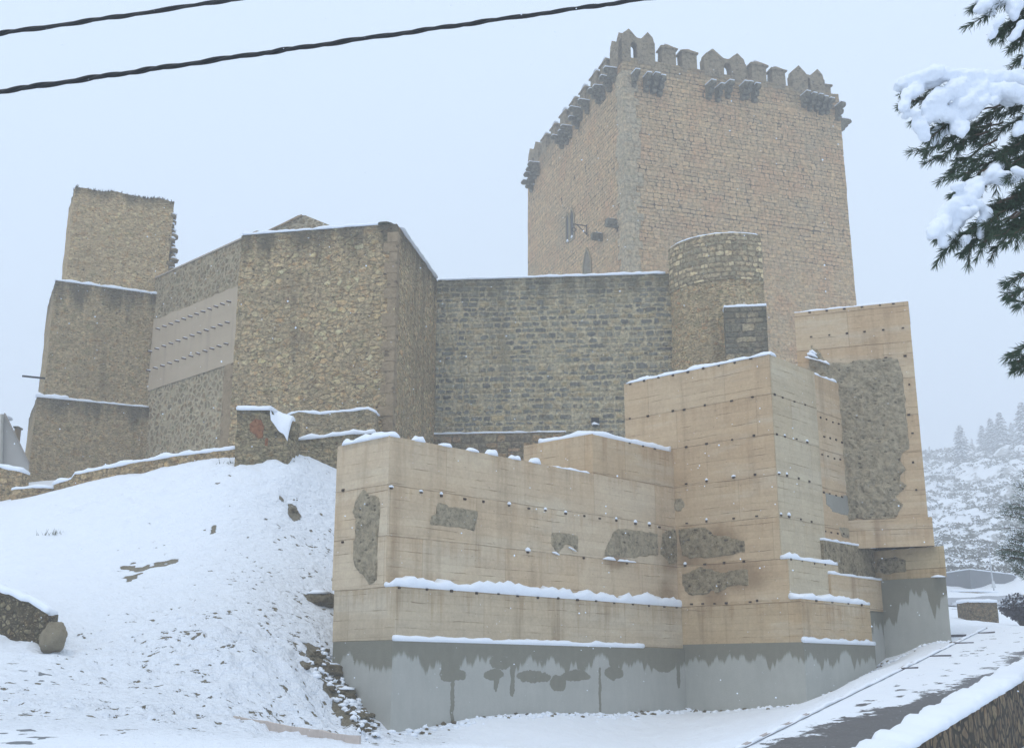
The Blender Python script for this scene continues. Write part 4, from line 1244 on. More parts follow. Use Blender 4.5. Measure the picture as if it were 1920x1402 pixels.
def build_turret():
    t = thing('round_turret', 'half-round stone turret with snow-rimmed top in front of the great keep', 'turret', (7.5, 41, 9))
    cx, cy, r = 8.0, 41.0, 2.2
    zt_ = at(1370, 437, cy - r).z
    pts = []
    for k in range(26):
        a = PI * 1.08 + (PI * .62) * k / 25
        x, y = cx + r * math.cos(a), cy + r * math.sin(a)
        pts.append(Vector((x, y)))
        if x / y > (1421 - 960) / 2010: break
    last = pts[-1]
    plan = pts + [last + azv(12) * 3.0, pts[0] + azv(12) * 2]
    zm = zt_ - 1.75
    wall_mesh('round_body', plan, 8.5, zm, M_TURR, t, seg=.22, rough=.06, seed=15, vseg=.3)
    top = [Vector((p[0] + (p[0] - cx) * .012, p[1] + (p[1] - cy) * .012)) for p in pts] + plan[-2:]
    wall_mesh('coursed_top', top, zm, zt_, M_TURT, t, seg=.2, rough=.035, seed=16, vseg=.25)
    snow_strip([Vector((cx + (p[0] - cx) * .95, cy + (p[1] - cy) * .95, zt_)) for p in pts], .26, .085, t, 70, lump=.35)
    inner = [Vector((cx + (p[0] - cx) * .92, cy + (p[1] - cy) * .92)) for p in pts] + [last + azv(12) * 2.9 + Vector((-.1, 0)), pts[0] + azv(12) * 1.9 + Vector((.1, 0))]
    snow_slab(inner, zt_, .07, t, lump=.3, seed=71)
    b = thing('stone_buttress', 'narrow square stone buttress with a rounded snow cap against the round turret', 'buttress', (8, 38.5, 9))
    l = v2(at(1358, 580, 38.3)); rr = v2(at(1437, 580, 38.1)); zb = at(1400, 575, 38.2).z
    pl = [l, rr, off(rr, 8, 1.6), off(l, 8, 1.2)]
    wall_mesh('coursed_body', pl, 8.5, zb, mat_course('buttress_stone', .22, .5, [(.15, .15, .13), (.24, .22, .17), (.33, .29, .22), (.19, .18, .15)], (.17, .155, .125), .014, zb), b, seg=.2, rough=.03, seed=17)
    snow_slab([off(p_, 0, .02) for p_ in pl], zb, .10, b, over=.025, lump=.35, seed=72)
build_turret()

# ------------------------------------------------------------------ the great keep
KP = Vector((6.42, 60.0)); AL, AR = -18.5, 71.5
def build_keep():
    t = thing('castle_keep', 'huge square castle keep with pointed battlements and bracket stones, tallest building behind', 'keep', (8, 66, 12))
    KPL = v2(hit(990, 400, KP, AL)); KPR = v2(hit(1576, 225, KP, AR))
    ZC = hit(1245, 119, KP, AR).z
    zb = 12.0
    back = off(KPL, AR, (KPR - KP).length)
    bt = .12   # slight batter at the foot
    c_ = (KP + back) / 2
    base = [p + (p - c_).normalized() * bt for p in (KP, KPR, back, KPL)]
    wall_mesh('keep_body', base, zb, ZC, mat_keep('keep_masonry', ZC), t, seg=.45, rough=.035, jag=.12, top_plan=[KP, KPR, back, KPL], seed=20, jfreq=1.1)
    # corner of larger dressed stone
    bm = bmesh.new(); uvl = bm.loops.layers.uv.new('UVMap')
    n1, n2 = azv(AR + 90), azv(AL - 90)
    cc = KP + n1 * .03 + n2 * .03
    z = zb; u = 0
    while z < ZC - 1.3:
        hh = .42
        wa = .95 + random.uniform(-.25, .25); wb = .9 + random.uniform(-.25, .25)
        k = bt * (1 - (z - zb) / (ZC - zb)); ad = (KP - c_).normalized() * k
        a = cc + azv(AL) * wa + ad; b = cc + azv(AR) * wb + ad; c2 = cc + ad
        ia = a - n2 * .1 * 1; ib = b - n1 * .1
        quad = [a, c2, b]
        lo = [bm.verts.new((p[0], p[1], z)) for p in quad]; hi = [bm.verts.new((p[0], p[1], z + hh)) for p in quad]
        for i, (q0, q1) in enumerate(((-wa, 0), (0, wb))):
            f = bm.faces.new((lo[i], lo[i + 1], hi[i + 1], hi[i]))
            for lp, uv in zip(f.loops, ((q0, z), (q1, z), (q1, z + hh), (q0, z + hh))): lp[uvl].uv = uv
        z += hh
    q = bm_obj('corner_quoins', bm, M_QUOIN, t)
    md = q.modifiers.new('thickness', 'SOLIDIFY'); md.thickness = .08; md.offset = 0
    wz = lambda px, py, a: hit(px, py, KP, a)
    # --- merlons
    def merlon_mesh(w_, d_, h_, cap, name='merlon'):
        bm = bmesh.new()
        def ringv(wx, dy, z, j=.02): return [bm.verts.new((x * wx / 2 + random.uniform(-j, j), y * dy / 2 + random.uniform(-j, j), z + random.uniform(-j, j))) for x, y in ((-1, -1), (1, -1), (1, 1), (-1, 1))]
        R = [ringv(w_, d_, -.35, 0), ringv(w_, d_, h_ * .5), ringv(w_ * .98, d_, h_), ringv(w_ * 1.22, d_ * 1.25, h_ + .03), ringv(w_ * 1.2, d_ * 1.25, h_ + .12), ringv(w_ * .72, d_ * .8, h_ + cap * .62), ringv(w_ * .12, d_ * .3, h_ + cap)]
        for a, b in zip(R[:-1], R[1:]):
            for c in range(4): bm.faces.new((a[c], a[(c + 1) % 4], b[(c + 1) % 4], b[c]))
        bm.faces.new(R[-1])
        bmesh.ops.recalc_face_normals(bm, faces=bm.faces)
        me = bpy.data.meshes.new(name); bm.to_mesh(me); bm.free(); me.materials.append(M_MERLON); return me
    variants = [merlon_mesh(.92 + .05 * i, .6, .92 + .06 * (i % 2), .42) for i in range(3)]
    msn = make_blob_mesh('snow_cap', .36, .22, .07, 3, SNOW)
    def put_merlon(pxy, ang, zz=ZC, sc_=1.0, k=0, snow=True):
        o = bpy.data.objects.new('merlon', variants[k % 3]); COL.objects.link(o); o.parent = t; o.matrix_parent_inverse = t.matrix_basis.inverted()
        o.location = (pxy[0], pxy[1], zz); o.rotation_euler = (0, random.uniform(-.02, .02), math.radians(90 - ang)); o.scale = (sc_, 1, sc_ * random.uniform(.95, 1.06))
        if snow:
            s = bpy.data.objects.new('snow_cap', msn); COL.objects.link(s); s.parent = o; s.location = (.12, .08, 1.28)
            s.rotation_euler = (0, .62, 0)
    ins = .30
    ZA = ZC + .0
    for k, px in enumerate((1262, 1301, 1433, 1471)):
        p = F_plane(px, ZC, KP, AR); put_merlon(off(p, AR - 90, ins), AR, k=k)
    L = (KPL - KP).length
    for k, f in enumerate((.17, .26, .37, .47, .58, .69, .80)):
        put_merlon(off(off(KP, AL, L * f), AL + 90, ins), AL, k=k + 1)
    for k in range(8):
        put_merlon(off(off(KPR, AL, 1.2 + 1.9 * k), AL - 90, ins), AL, k=k, snow=False)
        put_merlon(off(off(KPL, AR, 1.2 + 1.9 * k), AR + 90, ins), AR, k=k, snow=False)
    # --- doubled merlons joined over an arched slit
    def double(s0, s1, a0, a1, ang, inn, hb, arch_h, name='arched_merlon', peak=(.5, .5), tilt=0.0):
        """wall piece from s0 to s1 along the parapet, opening a0..a1"""
        bm = bmesh.new()
        n = 40; H = hb
        def prof(s):
            f = (s - s0) / (s1 - s0)
            pk = 0
            for c, wd in ((.22, .24), (.80, .22)):
                pk = max(pk, 1 - abs(f - c) / wd)
            return H + max(0, pk) * .52 - (.22 if (f < .04 or f > .96) else 0) + .04 * mn.noise(Vector((s * 4, H, 0)))
        def low(s):
            if a0 < s < a1:
                m_ = (a0 + a1) / 2; rr = (a1 - a0) / 2
                return arch_h - rr + math.sqrt(max(0, rr * rr - (s - m_) ** 2))
            return None
        D = azv(ang); I_ = azv(ang - 90) if inn == 'R' else azv(ang + 90)
        def P(s, d, z): return (KP[0] + D[0] * s + I_[0] * d, KP[1] + D[1] * s + I_[1] * d, z)
        ss = sorted(set([s0 + (s1 - s0) * i / n for i in range(n + 1)] + [a0 + (a1 - a0) * i / 10 for i in range(11)]))
        th = .55; o_ = -.02
        for a, b in zip(ss[:-1], ss[1:]):
            m_ = (a + b) / 2
            la, lb = (ZC - .3, ZC - .3)
            if a0 - 1e-6 <= m_ <= a1 + 1e-6:
                la, lb = ZC + (low(a + 1e-4 if a <= a0 else a) or arch_h - (a1 - a0) / 2), ZC + (low(b - 1e-4 if b >= a1 else b) or arch_h - (a1 - a0) / 2)
            ta, tb = ZC + prof(a), ZC + prof(b)
            v = [bm.verts.new(P(s, d, z)) for s, d, z in ((a, o_, la), (b, o_, lb), (b, o_, tb), (a, o_, ta), (a, th, la), (b, th, lb), (b, th, tb), (a, th, ta))]
            bm.faces.new((v[0], v[1], v[2], v[3])); bm.faces.new((v[5], v[4], v[7], v[6])); bm.faces.new((v[3], v[2], v[6], v[7])); bm.faces.new((v[1], v[0], v[4], v[5]))
            if abs(a - s0) < 1e-6 or abs(a - a1) < 1e-6: bm.faces.new((v[0], v[3], v[7], v[4]))
            if abs(b - s1) < 1e-6 or abs(b - a0) < 1e-6: bm.faces.new((v[2], v[1], v[5], v[6]))
        bmesh.ops.remove_doubles(bm, verts=bm.verts, dist=.0005)
        return bm_obj(name, bm, M_MERLON, t)
    sx = lambda px, z=ZC: (F_plane(px, z, KP, AR) - KP).dot(azv(AR))
    sl_ = lambda px, z=ZC: (F_plane(px, z, KP, AL) - KP).dot(azv(AL))
    double(-.02, sx(1235), sx(1188), sx(1201), AR, 'R', 1.35, 1.05)
    double(sx(1329), sx(1409), sx(1366), sx(1380), AR, 'R', 1.05, .80)
    double(sx(1496), sx(1557), sx(1525), sx(1530), AR, 'R', 1.0, .80)
    double(.0, L * .105, L * .05, L * .055, AL, 'L', 1.25, .3)
    double(L * .87, L * .995, L * .92, L * .94, AL, 'L', 1.0, .5)
    # --- projecting brackets
    def corbel_mesh():
        bm = bmesh.new()
        for (x0, x1, z0, z1) in ((-.1, .85, -.30, 0), (-.1, .56, -.62, -.31), (-.1, .30, -.92, -.63)):
            n = 8; prof = [(x0, z1), (x1 - .15, z1)] + [(x1 - .15 + .15 * math.sin(PI * i / n), (z0 + z1) / 2 + (z1 - z0) / 2 * math.cos(PI * i / n)) for i in range(1, n)] + [(x1 - .15, z0), (x0, z0)]
            w_ = .135
            a = [bm.verts.new((-w_, -x, z)) for x, z in prof]; b = [bm.verts.new((w_, -x, z)) for x, z in prof]
            k = len(prof)
            for i in range(k): bm.faces.new((a[i], a[(i + 1) % k], b[(i + 1) % k], b[i]))
            bm.faces.new(a); bm.faces.new(list(reversed(b)))
        bmesh.ops.recalc_face_normals(bm, faces=bm.faces)
        me = bpy.data.meshes.new('corbel'); bm.to_mesh(me); bm.free(); me.materials.append(M_CORBEL); return me
    cm = corbel_mesh()
    bm = bmesh.new(); bmesh.ops.create_cube(bm, size=1)
    for v in bm.verts: v.co = Vector((v.co.x * .33, v.co.y * .84 - .36, v.co.z * .05 + .03))
    bmesh.ops.bevel(bm, geom=bm.edges[:], offset=.02, segments=2)
    csn = bpy.data.meshes.new('snow_cap'); bm.to_mesh(csn); bm.free(); csn.materials.append(SNOW)
    def corbel(p, z, ang, sc_=1.0):
        o = bpy.data.objects.new('corbel', cm); COL.objects.link(o); o.parent = t; o.matrix_parent_inverse = t.matrix_basis.inverted()
        o.location = (p[0], p[1], z); o.rotation_euler = (0, 0, math.radians(ang)); o.scale = (sc_ * random.uniform(.9, 1.15), sc_ * random.uniform(.95, 1.2), sc_ * random.uniform(.9, 1.15)); o.rotation_euler[0] = random.uniform(-.05, .08)
        s = bpy.data.objects.new('snow_cap', csn); COL.objects.link(s); s.parent = o
    rotR = 90 - AR; rotL = 90 - AL - 180          # local -y faces outwards
    for px, py in ((1190, 140), (1213, 146), (1226, 149), (1238, 152), (1330, 160), (1347, 166), (1366, 158), (1393, 162), (1415, 166), (1400, 164), (1508, 180), (1519, 183), (1531, 186), (1541, 189), (1551, 192), (1572, 200)):
        h = hit(px - 4, py, KP, AR); corbel(h, h.z - .05, rotR, .92 if px > 1240 else .95)
    for px, py in ((1147, 130), (1138, 147), (1125, 163), (1118, 172), (1096, 190), (1083, 205), (1077, 222), (1064, 238), (1058, 248), (1049, 258), (1003, 306), (998, 316), (994, 326), (991, 340)):
        h = hit(px + 8, py, KP, AL); corbel(h, h.z, rotL, .9)
    h = hit(1574, 222, KP, AR); corbel((KPR[0] - .02, KPR[1] + .2), h.z + .1, rotR + 90, .9)
    # ruined spout at the corner
    # --- openings on the left face
    nL = azv(AL - 90)
    def lancet(px0, px1, py_t, py_b, name):
        a = hit(px0, py_b, KP, AL); b = hit(px1, py_b, KP, AL); zt = hit((px0 + px1) / 2, py_t, KP, AL).z
        s0 = (v2(a) - KP).dot(azv(AL)); s1 = (v2(b) - KP).dot(azv(AL)); s0, s1 = min(s0, s1), max(s0, s1)
        k = bt * (1 - (a.z - zb) / (ZC - zb)) + .015
        def P(s, z, d): c = off(KP, AL, s) + nL * (k + d); return (c[0], c[1], z)
        m_ = (s0 + s1) / 2; hw = (s1 - s0) / 2
        def outline(g): return [(s0 - g, a.z - g), (s1 + g, a.z - g), (s1 + g, zt - hw * 1.6), (m_ + hw * .5, zt - hw * .5 + g), (m_, zt + g * 1.5), (m_ - hw * .5, zt - hw * .5 + g), (s0 - g, zt - hw * 1.6)]
        o1 = outline(0); o2 = outline(.12)
        bm = bmesh.new()
        i1 = [bm.verts.new(P(s, z, .05)) for s, z in o1]; i2 = [bm.verts.new(P(s, z, .05)) for s, z in o2]; i3 = [bm.verts.new(P(s, z, -.05)) for s, z in o2]; i0 = [bm.verts.new(P(s, z, -.05)) for s, z in o1]
        n = len(o1)
        for i in range(n):
            j = (i + 1) % n
            bm.faces.new((i1[i], i1[j], i2[j], i2[i])); bm.faces.new((i2[i], i2[j], i3[j], i3[i])); bm.faces.new((i0[i], i0[j], i1[j], i1[i]))
        w_ = bm_obj(name, bm, M_QUOIN, t)
        bm = bmesh.new(); bm.faces.new([bm.verts.new(P(s, z, .0)) for s, z in o1])
        ext = bmesh.ops.extrude_face_region(bm, geom=bm.faces[:])
        for v in ext['geom']:
            if isinstance(v, bmesh.types.BMVert): v.co -= Vector((nL[0], nL[1], 0)) * .04
        bm_obj('opening', bm, mat_plain('recess_shade', (.10, .095, .085), .9) if name == 'window' else mat_rough('blocked_door', (.18, .16, .13), (.26, .23, .19), (.30, .27, .22), 5), w_)  # window pane is solid; the shade of the recess is its colour
        return w_
    w1 = lancet(1064, 1069, 402, 452, 'window'); w2_ = lancet(1072, 1078, 393, 450, 'window')
    h = hit(1067, 453, KP, AL); snow_strip([Vector((*(v2(h) + nL * .1 + azv(AL) * .12), h.z)), Vector((*(v2(h) + nL * .1 - azv(AL) * .12), h.z))], .15, .14, w1, 3, taper=.05)
    h = hit(1075, 446, KP, AL); snow_strip([Vector((*(v2(h) + nL * .1 + azv(AL) * .12), h.z)), Vector((*(v2(h) + nL * .1 - azv(AL) * .12), h.z))], .15, .2, w2_, 4, taper=.05)
    lancet(1097, 1110, 468, 530, 'doorway')
    # carved stone heads and an iron bracket
    for i, (px, py) in enumerate(((1130, 446), (1158, 420))):
        h = hit(px, py, KP, AL); c = v2(h) + nL * .35
        bm = bmesh.new(); bmesh.ops.create_cube(bm, size=1)
        for v in bm.verts:
            k = 1 if v.co.z > 0 else (.35 if i == 0 else .9)
            v.co = Vector((v.co.x * .42 * k, v.co.y * .7, v.co.z * .42))
        bmesh.ops.bevel(bm, geom=bm.edges[:], offset=.04, segments=2)
        o = bm_obj('corbel_stub', bm, M_CORBEL, t); o.location = (c[0], c[1], h.z); o.rotation_euler = (0, 0, math.radians(rotL)); o.matrix_parent_inverse = t.matrix_basis.inverted()
        snow_strip([Vector((c[0], c[1], .21)) + Vector((0, 0, h.z)) + Vector((nL[0], nL[1], 0)) * d for d in (-.3, 0, .33)], .4, .07, t, i, taper=.1)
    # arm of the bracket runs along the wall's outward direction
    p0 = hit(1103, 424, KP, AL); p1 = hit(1103, 440, KP, AL)
    out = Vector((nL[0], nL[1], 0))
    a0 = p0 + out * .1; a1 = p0 + out * 1.0 + Vector((0, 0, .0)); b0 = p1 + out * .1
    bmx = bmesh.new()
    def bar(p, q, r=.028):
        d = (q - p); s = d.normalized(); u = s.cross(Vector((.3, .2, 1))).normalized(); v = s.cross(u)
        A_ = [bmx.verts.new(p + u * r * math.cos(k * PI / 3) + v * r * math.sin(k * PI / 3)) for k in range(6)]; B_ = [bmx.verts.new(q + u * r * math.cos(k * PI / 3) + v * r * math.sin(k * PI / 3)) for k in range(6)]
        for k in range(6): bmx.faces.new((A_[k], A_[(k + 1) % 6], B_[(k + 1) % 6], B_[k]))
        bmx.faces.new(A_); bmx.faces.new(B_[::-1])
    bar(a0, a1); bar(b0, p0 + out * .75); bar(a0 + Vector((0, 0, .1)), b0 - Vector((0, 0, .05)))
    for k in range(10):
        a_, b_ = k * PI * 2 / 10, (k + 1) * PI * 2 / 10; c = a1 - Vector((0, 0, .35)) - out * .05
        bar(c + out * .13 * math.cos(a_) + Vector((0, 0, .13 * math.sin(a_))), c + out * .13 * math.cos(b_) + Vector((0, 0, .13 * math.sin(b_))), .022)
    bar(a1 - out * .05, a1 - out * .05 - Vector((0, 0, .2)), .015)
    o = bm_obj('pulley_bracket', bmx, M_IRON, None); tag(o, 'black iron pulley bracket sticking out of the keep beside the twin windows', 'bracket')
    # snow on the wall walk
    snow_slab([KP + azv(AL) * .7 + azv(AR) * .7, KPR + azv(AL) * .7 - azv(AR) * .7, back - azv(AL) * .7 - azv(AR) * .7, KPL - azv(AL) * .7 + azv(AR) * .7], ZC - .05, .1, t, lump=.2, seg=.6)
build_keep()

# ------------------------------------------------------------------ left tower, lime-pointed wall, gable
UT = v2(hit(290, 543, v2(at(445, 455, 40)), -46))
def build_left_tower():
    t = thing('stepped_tower', 'tall narrow ruined stone tower in three stepped stages at the far left', 'tower', (UT[0] - 2, UT[1], 8))
    a, b = 64, -26
    z1 = hit(120, 530, UT, a).z; z2 = hit(75, 748, UT, a).z; z3 = hit(150, 352, UT, a).z
    def stage(name, pl, pyl, rpx, rpy, fwd, z0, z1_, mat, depth=3.6, **k):
        q = off(UT, b, -fwd)
        l = v2(hit(pl, pyl, q, a)); r = v2(hit(rpx, rpy, q, a))
        tp = None
        p_ = [l, r, off(r, b, depth + fwd), off(l, b, depth + fwd)]
        wall_mesh(name, p_, z0, z1_, mat, t, **k)
        return l, r
    zr = hit(325, 377, UT, a).z
    def zt(x, y, c):
        f = (Vector((x, y)) - UT).dot(azv(a))
        return z3 + (zr - z3) * max(0, min(1, (f + 3.4) / 3.9)) + .10 * mn.noise(Vector((x * 2.5, y * 2.5, 0))) + .06 * mn.noise(Vector((x * 7, y * 7, 0)))
    l, r = stage('upper_stage', 133, 430, 325, 400, 0, z1, z3, M_TOWL, 2.4, seg=.2, rough=.055, seed=30, ztop=zt, vseg=.28)
    l2, r2 = stage('middle_stage', 92, 640, 292, 600, .18, z2, z1, M_TOWM, 3.4, seg=.25, rough=.03, seed=31, jag=.03)
    l3, r3 = stage('lower_stage', 59, 840, 285, 800, .36, 6.5, z2, M_TOWB, 3.8, seg=.25, rough=.03, seed=32, jag=.03)
    snow_slab([l2, r2, off(r2, b, .3), off(l2, b, .3)], z1, .10, t, over=.03, lump=.8, seed=81)
    snow_slab([l3, off(r3, a, -.2), off(off(r3, a, -.2), b, .3), off(l3, b, .3)], z2, .06, t, over=.03, lump=.8, seed=82)
    snow_slab([l3, off(l3, a, 1.1), off(off(l3, a, 1.1), b, .3), off(l3, b, .3)], z2 + .03, .13, t, over=.04, lump=.6, seed=83)
    # rubble break on the right edge, holding snow
    for i in range(17):
        f = i / 17
        z = z3 - .35 - f * 3.6
        p = off(r, a, random.uniform(-.14, .0) + .16 * math.sin(f * 3.0)); p = off(p, b, random.uniform(.1, .4))
        m = make_blob_mesh('broken_stone', random.uniform(.12, .26), .22, random.uniform(.14, .26), i + 20, M_MERLON); m.name = 'broken_stone'
        o = link('broken_stone', m, None, t); o.matrix_parent_inverse = t.matrix_basis.inverted(); o.location = (p[0], p[1], z)
        s = link('snow_cap', PBLOB, None, o); s.location = (.03, -.03, .12); s.scale = (2.6, 2.6, 2.0)
    # moss and weeds along the crown
    bm = bmesh.new()
    for i in range(260):
        f = random.random(); p = l.lerp(r, f); p = off(p, b, random.uniform(0, .5)); z = zt(p[0], p[1], 0) - .03
        h_ = random.uniform(.06, .17); w_ = .03
        q = Vector((p[0], p[1], z)); d = Vector((random.uniform(-1, 1), random.uniform(-1, 1), 0)) * .08
        vs = [bm.verts.new(q + Vector((-w_, 0, 0))), bm.verts.new(q + Vector((w_, 0, 0))), bm.verts.new(q + d + Vector((0, 0, h_)))]
        bm.faces.new(vs)
        vs = [bm.verts.new(q + Vector((0, -w_, 0))), bm.verts.new(q + Vector((0, w_, 0))), bm.verts.new(q - d + Vector((0, 0, h_)))]
        bm.faces.new(vs)
    bm_obj('weeds', bm, mat_plain('weeds', (.07, .065, .045), .95), t)
    # iron bar from the left side
    h = hit(80, 709, UT, a); tip = hit(46, 709, UT, a)
    bm = bmesh.new(); bmesh.ops.create_cube(bm, size=1)
    L_ = (v2(tip) - v2(h)).length; mid = (v2(tip) + v2(h)) / 2
    for v in bm.verts: v.co = Vector((v.co.x * (L_ + .5), v.co.y * .07, v.co.z * .06))
    o = bm_obj('iron_bar', bm, M_IRON, None); o.location = (mid[0] + .15, mid[1] + .05, h.z); o.rotation_euler = (0, 0, math.radians(90 - a))
    tag(o, 'thin dark bar sticking out sideways from the left edge of the stepped tower', 'bar')
build_left_tower()

def build_lime_wall():
    a = -46; T = v2(at(445, 455, 40))
    t = thing('lime_pointed_wall', 'rubble wall with pale pointing and a pink plaster band between the stepped tower and the bastion', 'wall', (T[0], T[1], 8))
    n_ = azv(a - 90) * 1.0
    if n_.dot(-T) < 0: n_ = -n_
    far_ = off(T, a, 6.6); near = off(T, a, -1.3)
    zt = hit(370, 487, T, a).z
    zp1 = hit(439, 541, T, a).z; zp0 = hit(428, 684, T, a).z
    D = azv(a); inn = -n_
    pl = lambda d=0: [near + n_ * d, far_ + n_ * d, far_ + inn * .9, near + inn * .9]
    wall_mesh('rubble_face', pl(), 6.8, zp1, M_LIME, t, seg=.3, rough=.02, seed=40)
    wall_mesh('upper_face', pl(), zp1 + .001, zt, M_LIMET, t, seg=.3, rough=.02, seed=41)
    wall_mesh('coping', [near + n_ * .03, far_ + n_ * .03, far_ + inn * .95, near + inn * .95], zt, zt + .07, mat_plain('coping_mortar', (.40, .34, .27), .9), t, seg=1)
    fe = off(UT, a, .1)
    wall_mesh('plaster_band', [near + n_ * .035, far_ + n_ * .035, far_ + inn * .02, near + inn * .02], zp0, zp1 + .02, M_PLASTER, t, seg=.15, rough=.006, jag=.10, seed=42)
    # pale dressed strip beside the bastion
    q0 = v2(hit(438, 600, T, a)); q1 = v2(hit(424, 800, T, a))
    wall_mesh('dressed_strip', [off(T, a, -.5) + n_ * .05, off(T, a, .25) + n_ * .05, off(T, a, .25) - n_ * .05, off(T, a, -.5) - n_ * .05], 6.8, zp0, M_PINKQ, t, seg=.4)
    # rows of timber stubs
    bm = bmesh.new(); bmesh.ops.create_cone(bm, cap_ends=True, segments=8, radius1=.032, radius2=.032, depth=.24)
    for v in bm.verts: v.co = Vector((v.co.x, v.co.z, v.co.y))
    me = bpy.data.meshes.new('timber_stub'); bm.to_mesh(me); bm.free(); me.materials.append(M_WOOD)
    sm = make_blob_mesh('snow_cap', .036, .12, .028, 6, SNOW)
    for (pl_, pr_) in (((297, 617), (430, 566)), ((282, 659), (427, 605)), ((279, 695), (425, 645))):
        for i in range(12):
            f = i / 11
            px = pl_[0] + (pr_[0] - pl_[0]) * f; py = pl_[1] + (pr_[1] - pl_[1]) * f
            h = hit(px, py, T + n_ * .1, a)
            o = link('timber_stub', me, None, t); o.matrix_parent_inverse = t.matrix_basis.inverted()
            o.location = (h[0], h[1], h[2]); o.rotation_euler = (random.uniform(-.08, .05), 0, math.radians(-a + random.uniform(-4, 4)) + PI / 2)
            s = link('snow_cap', sm, None, o); s.location = (0, 0, .024)
build_lime_wall()

def build_gable():
    t = thing('gabled_ruin', 'stone gable peak showing just above the top of the bastion, snow on its right slope', 'gable', (-9, 47, 10))
    Y = 47
    L_, R_, P_ = at(478, 445, Y), at(622, 424, Y), at(566, 404, Y)
    zb = 10
    out = [(L_.x, zb), (R_.x, zb), (R_.x, R_.z), (P_.x + .15, P_.z), (P_.x - .15, P_.z), (L_.x, L_.z)]
    bm = bmesh.new(); uvl = bm.loops.layers.uv.new('UVMap')
    n = len(out)
    f = [bm.verts.new((x, Y + .05 * mn.noise(Vector((x, z, 1))), z)) for x, z in out]; g = [bm.verts.new((x, Y + .7, z)) for x, z in out]
    fa = [bm.faces.new(f), bm.faces.new(g[::-1])] + [bm.faces.new((f[i], f[(i + 1) % n], g[(i + 1) % n], g[i])) for i in range(n)]
    for q in fa:
        for lp in q.loops: lp[uvl].uv = (lp.vert.co.x + lp.vert.co.y, lp.vert.co.z)
    bm_obj('gable_face', bm, M_LIME, t)
    snow_strip([P_ + Vector((0, .3, 0)), R_ + Vector((-.05, .3, 0))], .6, .10, t, 3, lump=.7)
    snow_strip([L_ + Vector((0, .35, .0)), P_ + Vector((-.1, .35, 0))], .5, .04, t, 4)
    ribbon_box('coping', [L_ + Vector((0, .3, -.03)), P_ + Vector((0, .3, -.03))], .75, .05, M_PINKQ, t, sink=.03, jag=.02)
build_gable()

